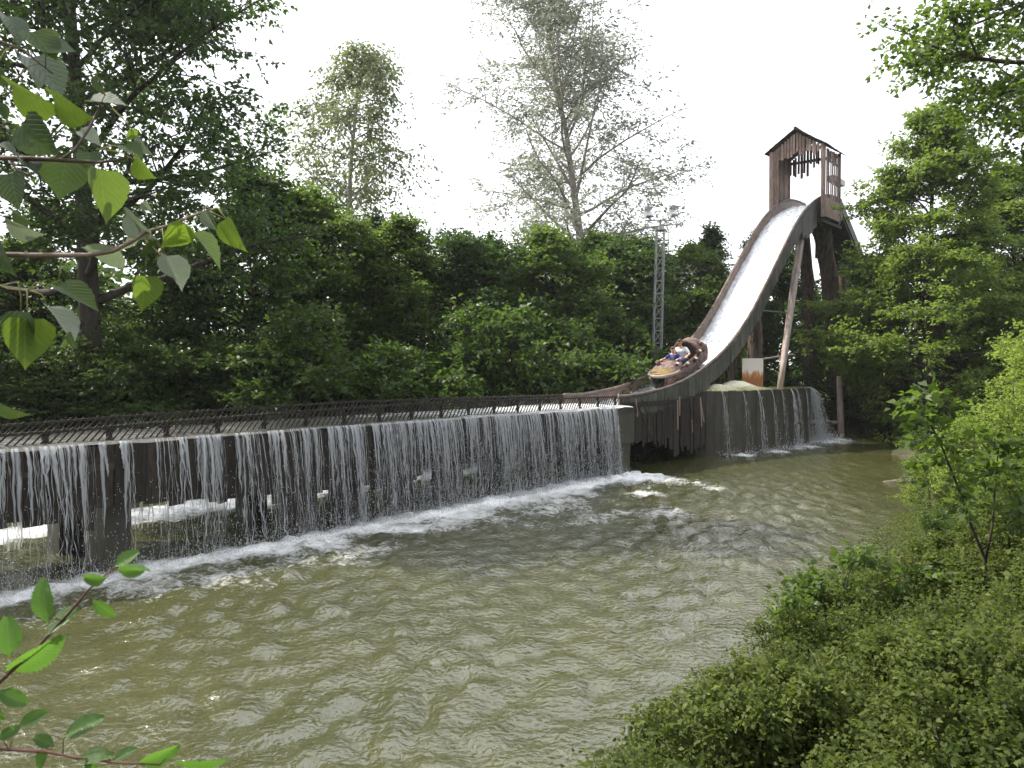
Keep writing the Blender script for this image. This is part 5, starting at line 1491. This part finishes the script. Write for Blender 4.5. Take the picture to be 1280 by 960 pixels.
pl = [((30, 153), (70, 196), 50, 0, 0), ((82, 201), (74, 250), 58, 1, 0), ((125, 212), (135, 281), 47, 0, 0), ((14, 217), (20, 262), 38, 1, 0), ((67, 122), (117, 150), 32, 0, 0), ((15, 108), (72, 147), 30, 1, 0),
      ((110, 190), (112, 211), 32, 1, 0), ((168, 200), (189, 225), 22, 0, 0), ((155, 182), (180, 198), 20, 0, 0), ((164, 161), (162, 179), 13, 0, 0), ((171, 168), (189, 196), 11, 1, 1), ((100, 164), (127, 178), 18, 0, 1),
      ((112, 127), (159, 128), 11, 1, 1), ((119, 94), (130, 121), 9, 0, 0), ((40, 40), (72, 76), 38, 0, 0), ((37, 72), (83, 118), 38, 1, 0), ((24, 72), (53, 112), 11, 1, 1), ((0, 180), (23, 191), 10, 0, 1), ((32, 199), (48, 216), 20, 1, 0),
      ((150, 313), (100, 318), 34, 0, 1), ((158, 267), (193, 301), 26, 0, 1), ((230, 279), (206, 314), 34, 0, 0), ((242, 291), (278, 337), 18, 1, 0), ((283, 274), (301, 318), 25, 0, 0), ((255, 264), (270, 290), 13, 1, 1),
      ((263, 266), (272, 289), 10, 1, 0), ((209, 320), (231, 363), 28, 0, 1), ((180, 345), (183, 391), 38, 0, 0), ((30, 398), (33, 463), 60, 0, 0), ((26, 389), (31, 436), 37, 1, 0), ((72, 358), (125, 388), 26, 1, 0), ((59, 383), (102, 423), 18, 1, 1),
      ((88, 414), (96, 437), 9, 1, 0), ((6, 272), (48, 301), 14, 1, 1), ((15, 264), (40, 281), 15, 0, 0), ((-6, 300), (9, 348), 25, 1, 0), ((178, 253), (190, 264), 12, 0, 1), ((165, 291), (155, 316), 13, 0, 1), ((-6, 500), (31, 527), 11, 1, 0),
      ((-5, 85), (8, 112), 20, 0, 0), ((58, 60), (95, 62), 20, 1, 0), ((8, 20), (30, 52), 24, 0, 0), ((-8, 130), (12, 150), 16, 1, 0), ((205, 318), (214, 352), 12, 1, 1), ((188, 300), (176, 325), 12, 1, 0)]
rr = random.Random(14)
LIT = {2, 4, 5, 7, 9, 21, 23, 27, 28, 30, 32, 8, 22, 14}  # leaves given the lighter copy, coloured as if lit through
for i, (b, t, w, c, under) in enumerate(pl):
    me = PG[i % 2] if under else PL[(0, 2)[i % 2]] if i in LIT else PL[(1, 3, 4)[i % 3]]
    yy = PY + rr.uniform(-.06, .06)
    hang(me, poplar, b, t, w, yy, rr.uniform(-.012, .012), 1.06, rr.random() < .5)
    stalk(poplar, at(*b, yy), TW, .0011, M_pet)

# hornbeam sprig in the lower left
HY = 1.0
root = Vector((-1.25, .75, gz(-1.25, .75)))
horn = empty('hornbeam_sapling', root, 'hornbeam sapling with pleated toothed leaves in the lower left corner', 'sapling')
M_hst = pm('dark_red_twig', (.055, .022, .018), (.13, .06, .045), 20, rough=.6)
P = [root, root + Vector((.12, .05, .5)), at(-120, 1010, HY), at(-60, 915, HY), at(-5, 857, HY), at(48, 808, HY), at(85, 768, HY), at(110, 738, HY), at(143, 709, HY)]
HT = [P]
MB().tube(P, [.014, .011, .008, .005, .0026, .0022, .0018, .0014, .001], 7).build('stem', M_hst, horn, True)
P = [at(-120, 1010, HY), at(-60, 945, HY), at(0, 936, HY), at(60, 940, HY), at(95, 947, HY), at(140, 953, HY), at(200, 956, HY)]
HT.append(P)
MB().tube(P, [.006, .004, .0022, .002, .0017, .0014, .001], 7).build('stem', M_hst, horn, True)
hl = [((143, 708), (171, 690), 17), ((146, 712), (176, 716), 15), ((134, 722), (101, 727), 19), ((150, 708), (186, 712), 7), ((116, 749), (141, 771), 17), ((60, 779), (48, 728), 27), ((101, 761), (57, 789), 21), ((12, 822), (9, 773), 34),
      ((6, 839), (73, 812), 27), ((-4, 864), (33, 879), 24), ((23, 908), (56, 889), 19), ((68, 932), (43, 921), 18), ((80, 921), (126, 897), 24), ((95, 951), (138, 941), 20), ((172, 955), (218, 943), 20), ((214, 951), (279, 953), 11), ((-4, 924), (24, 909), 16),
      ((62, 938), (40, 962), 20), ((140, 953), (168, 936), 14), ((105, 949), (120, 972), 16), ((-5, 880), (-2, 905), 16)]
for i, (b, t, w) in enumerate(hl):
    yy = HY + rr.uniform(-.025, .025)
    hang(HL[i % 3], horn, b, t, w, yy, rr.uniform(-.01, .01), .60, rr.random() < .5)
    stalk(horn, at(*b, yy), HT, .0007, M_hst)

# ------------------------------------------------------------------ hazy summer air
m, N, L = new_mat('pale_haze')
out = N.new('ShaderNodeOutputMaterial'); pv = N.new('ShaderNodeVolumePrincipled')
pv.inputs['Color'].default_value = (.93, .95, 1.0, 1); pv.inputs['Density'].default_value = .0004; pv.inputs['Anisotropy'].default_value = .35
L.new(pv.outputs[0], out.inputs['Volume'])
hz = MB().box((0, 100, 10), (860, 860, 30)).build('haze', m); tag(hz, 'thin pale summer haze filling the air', 'haze', kind='stuff')
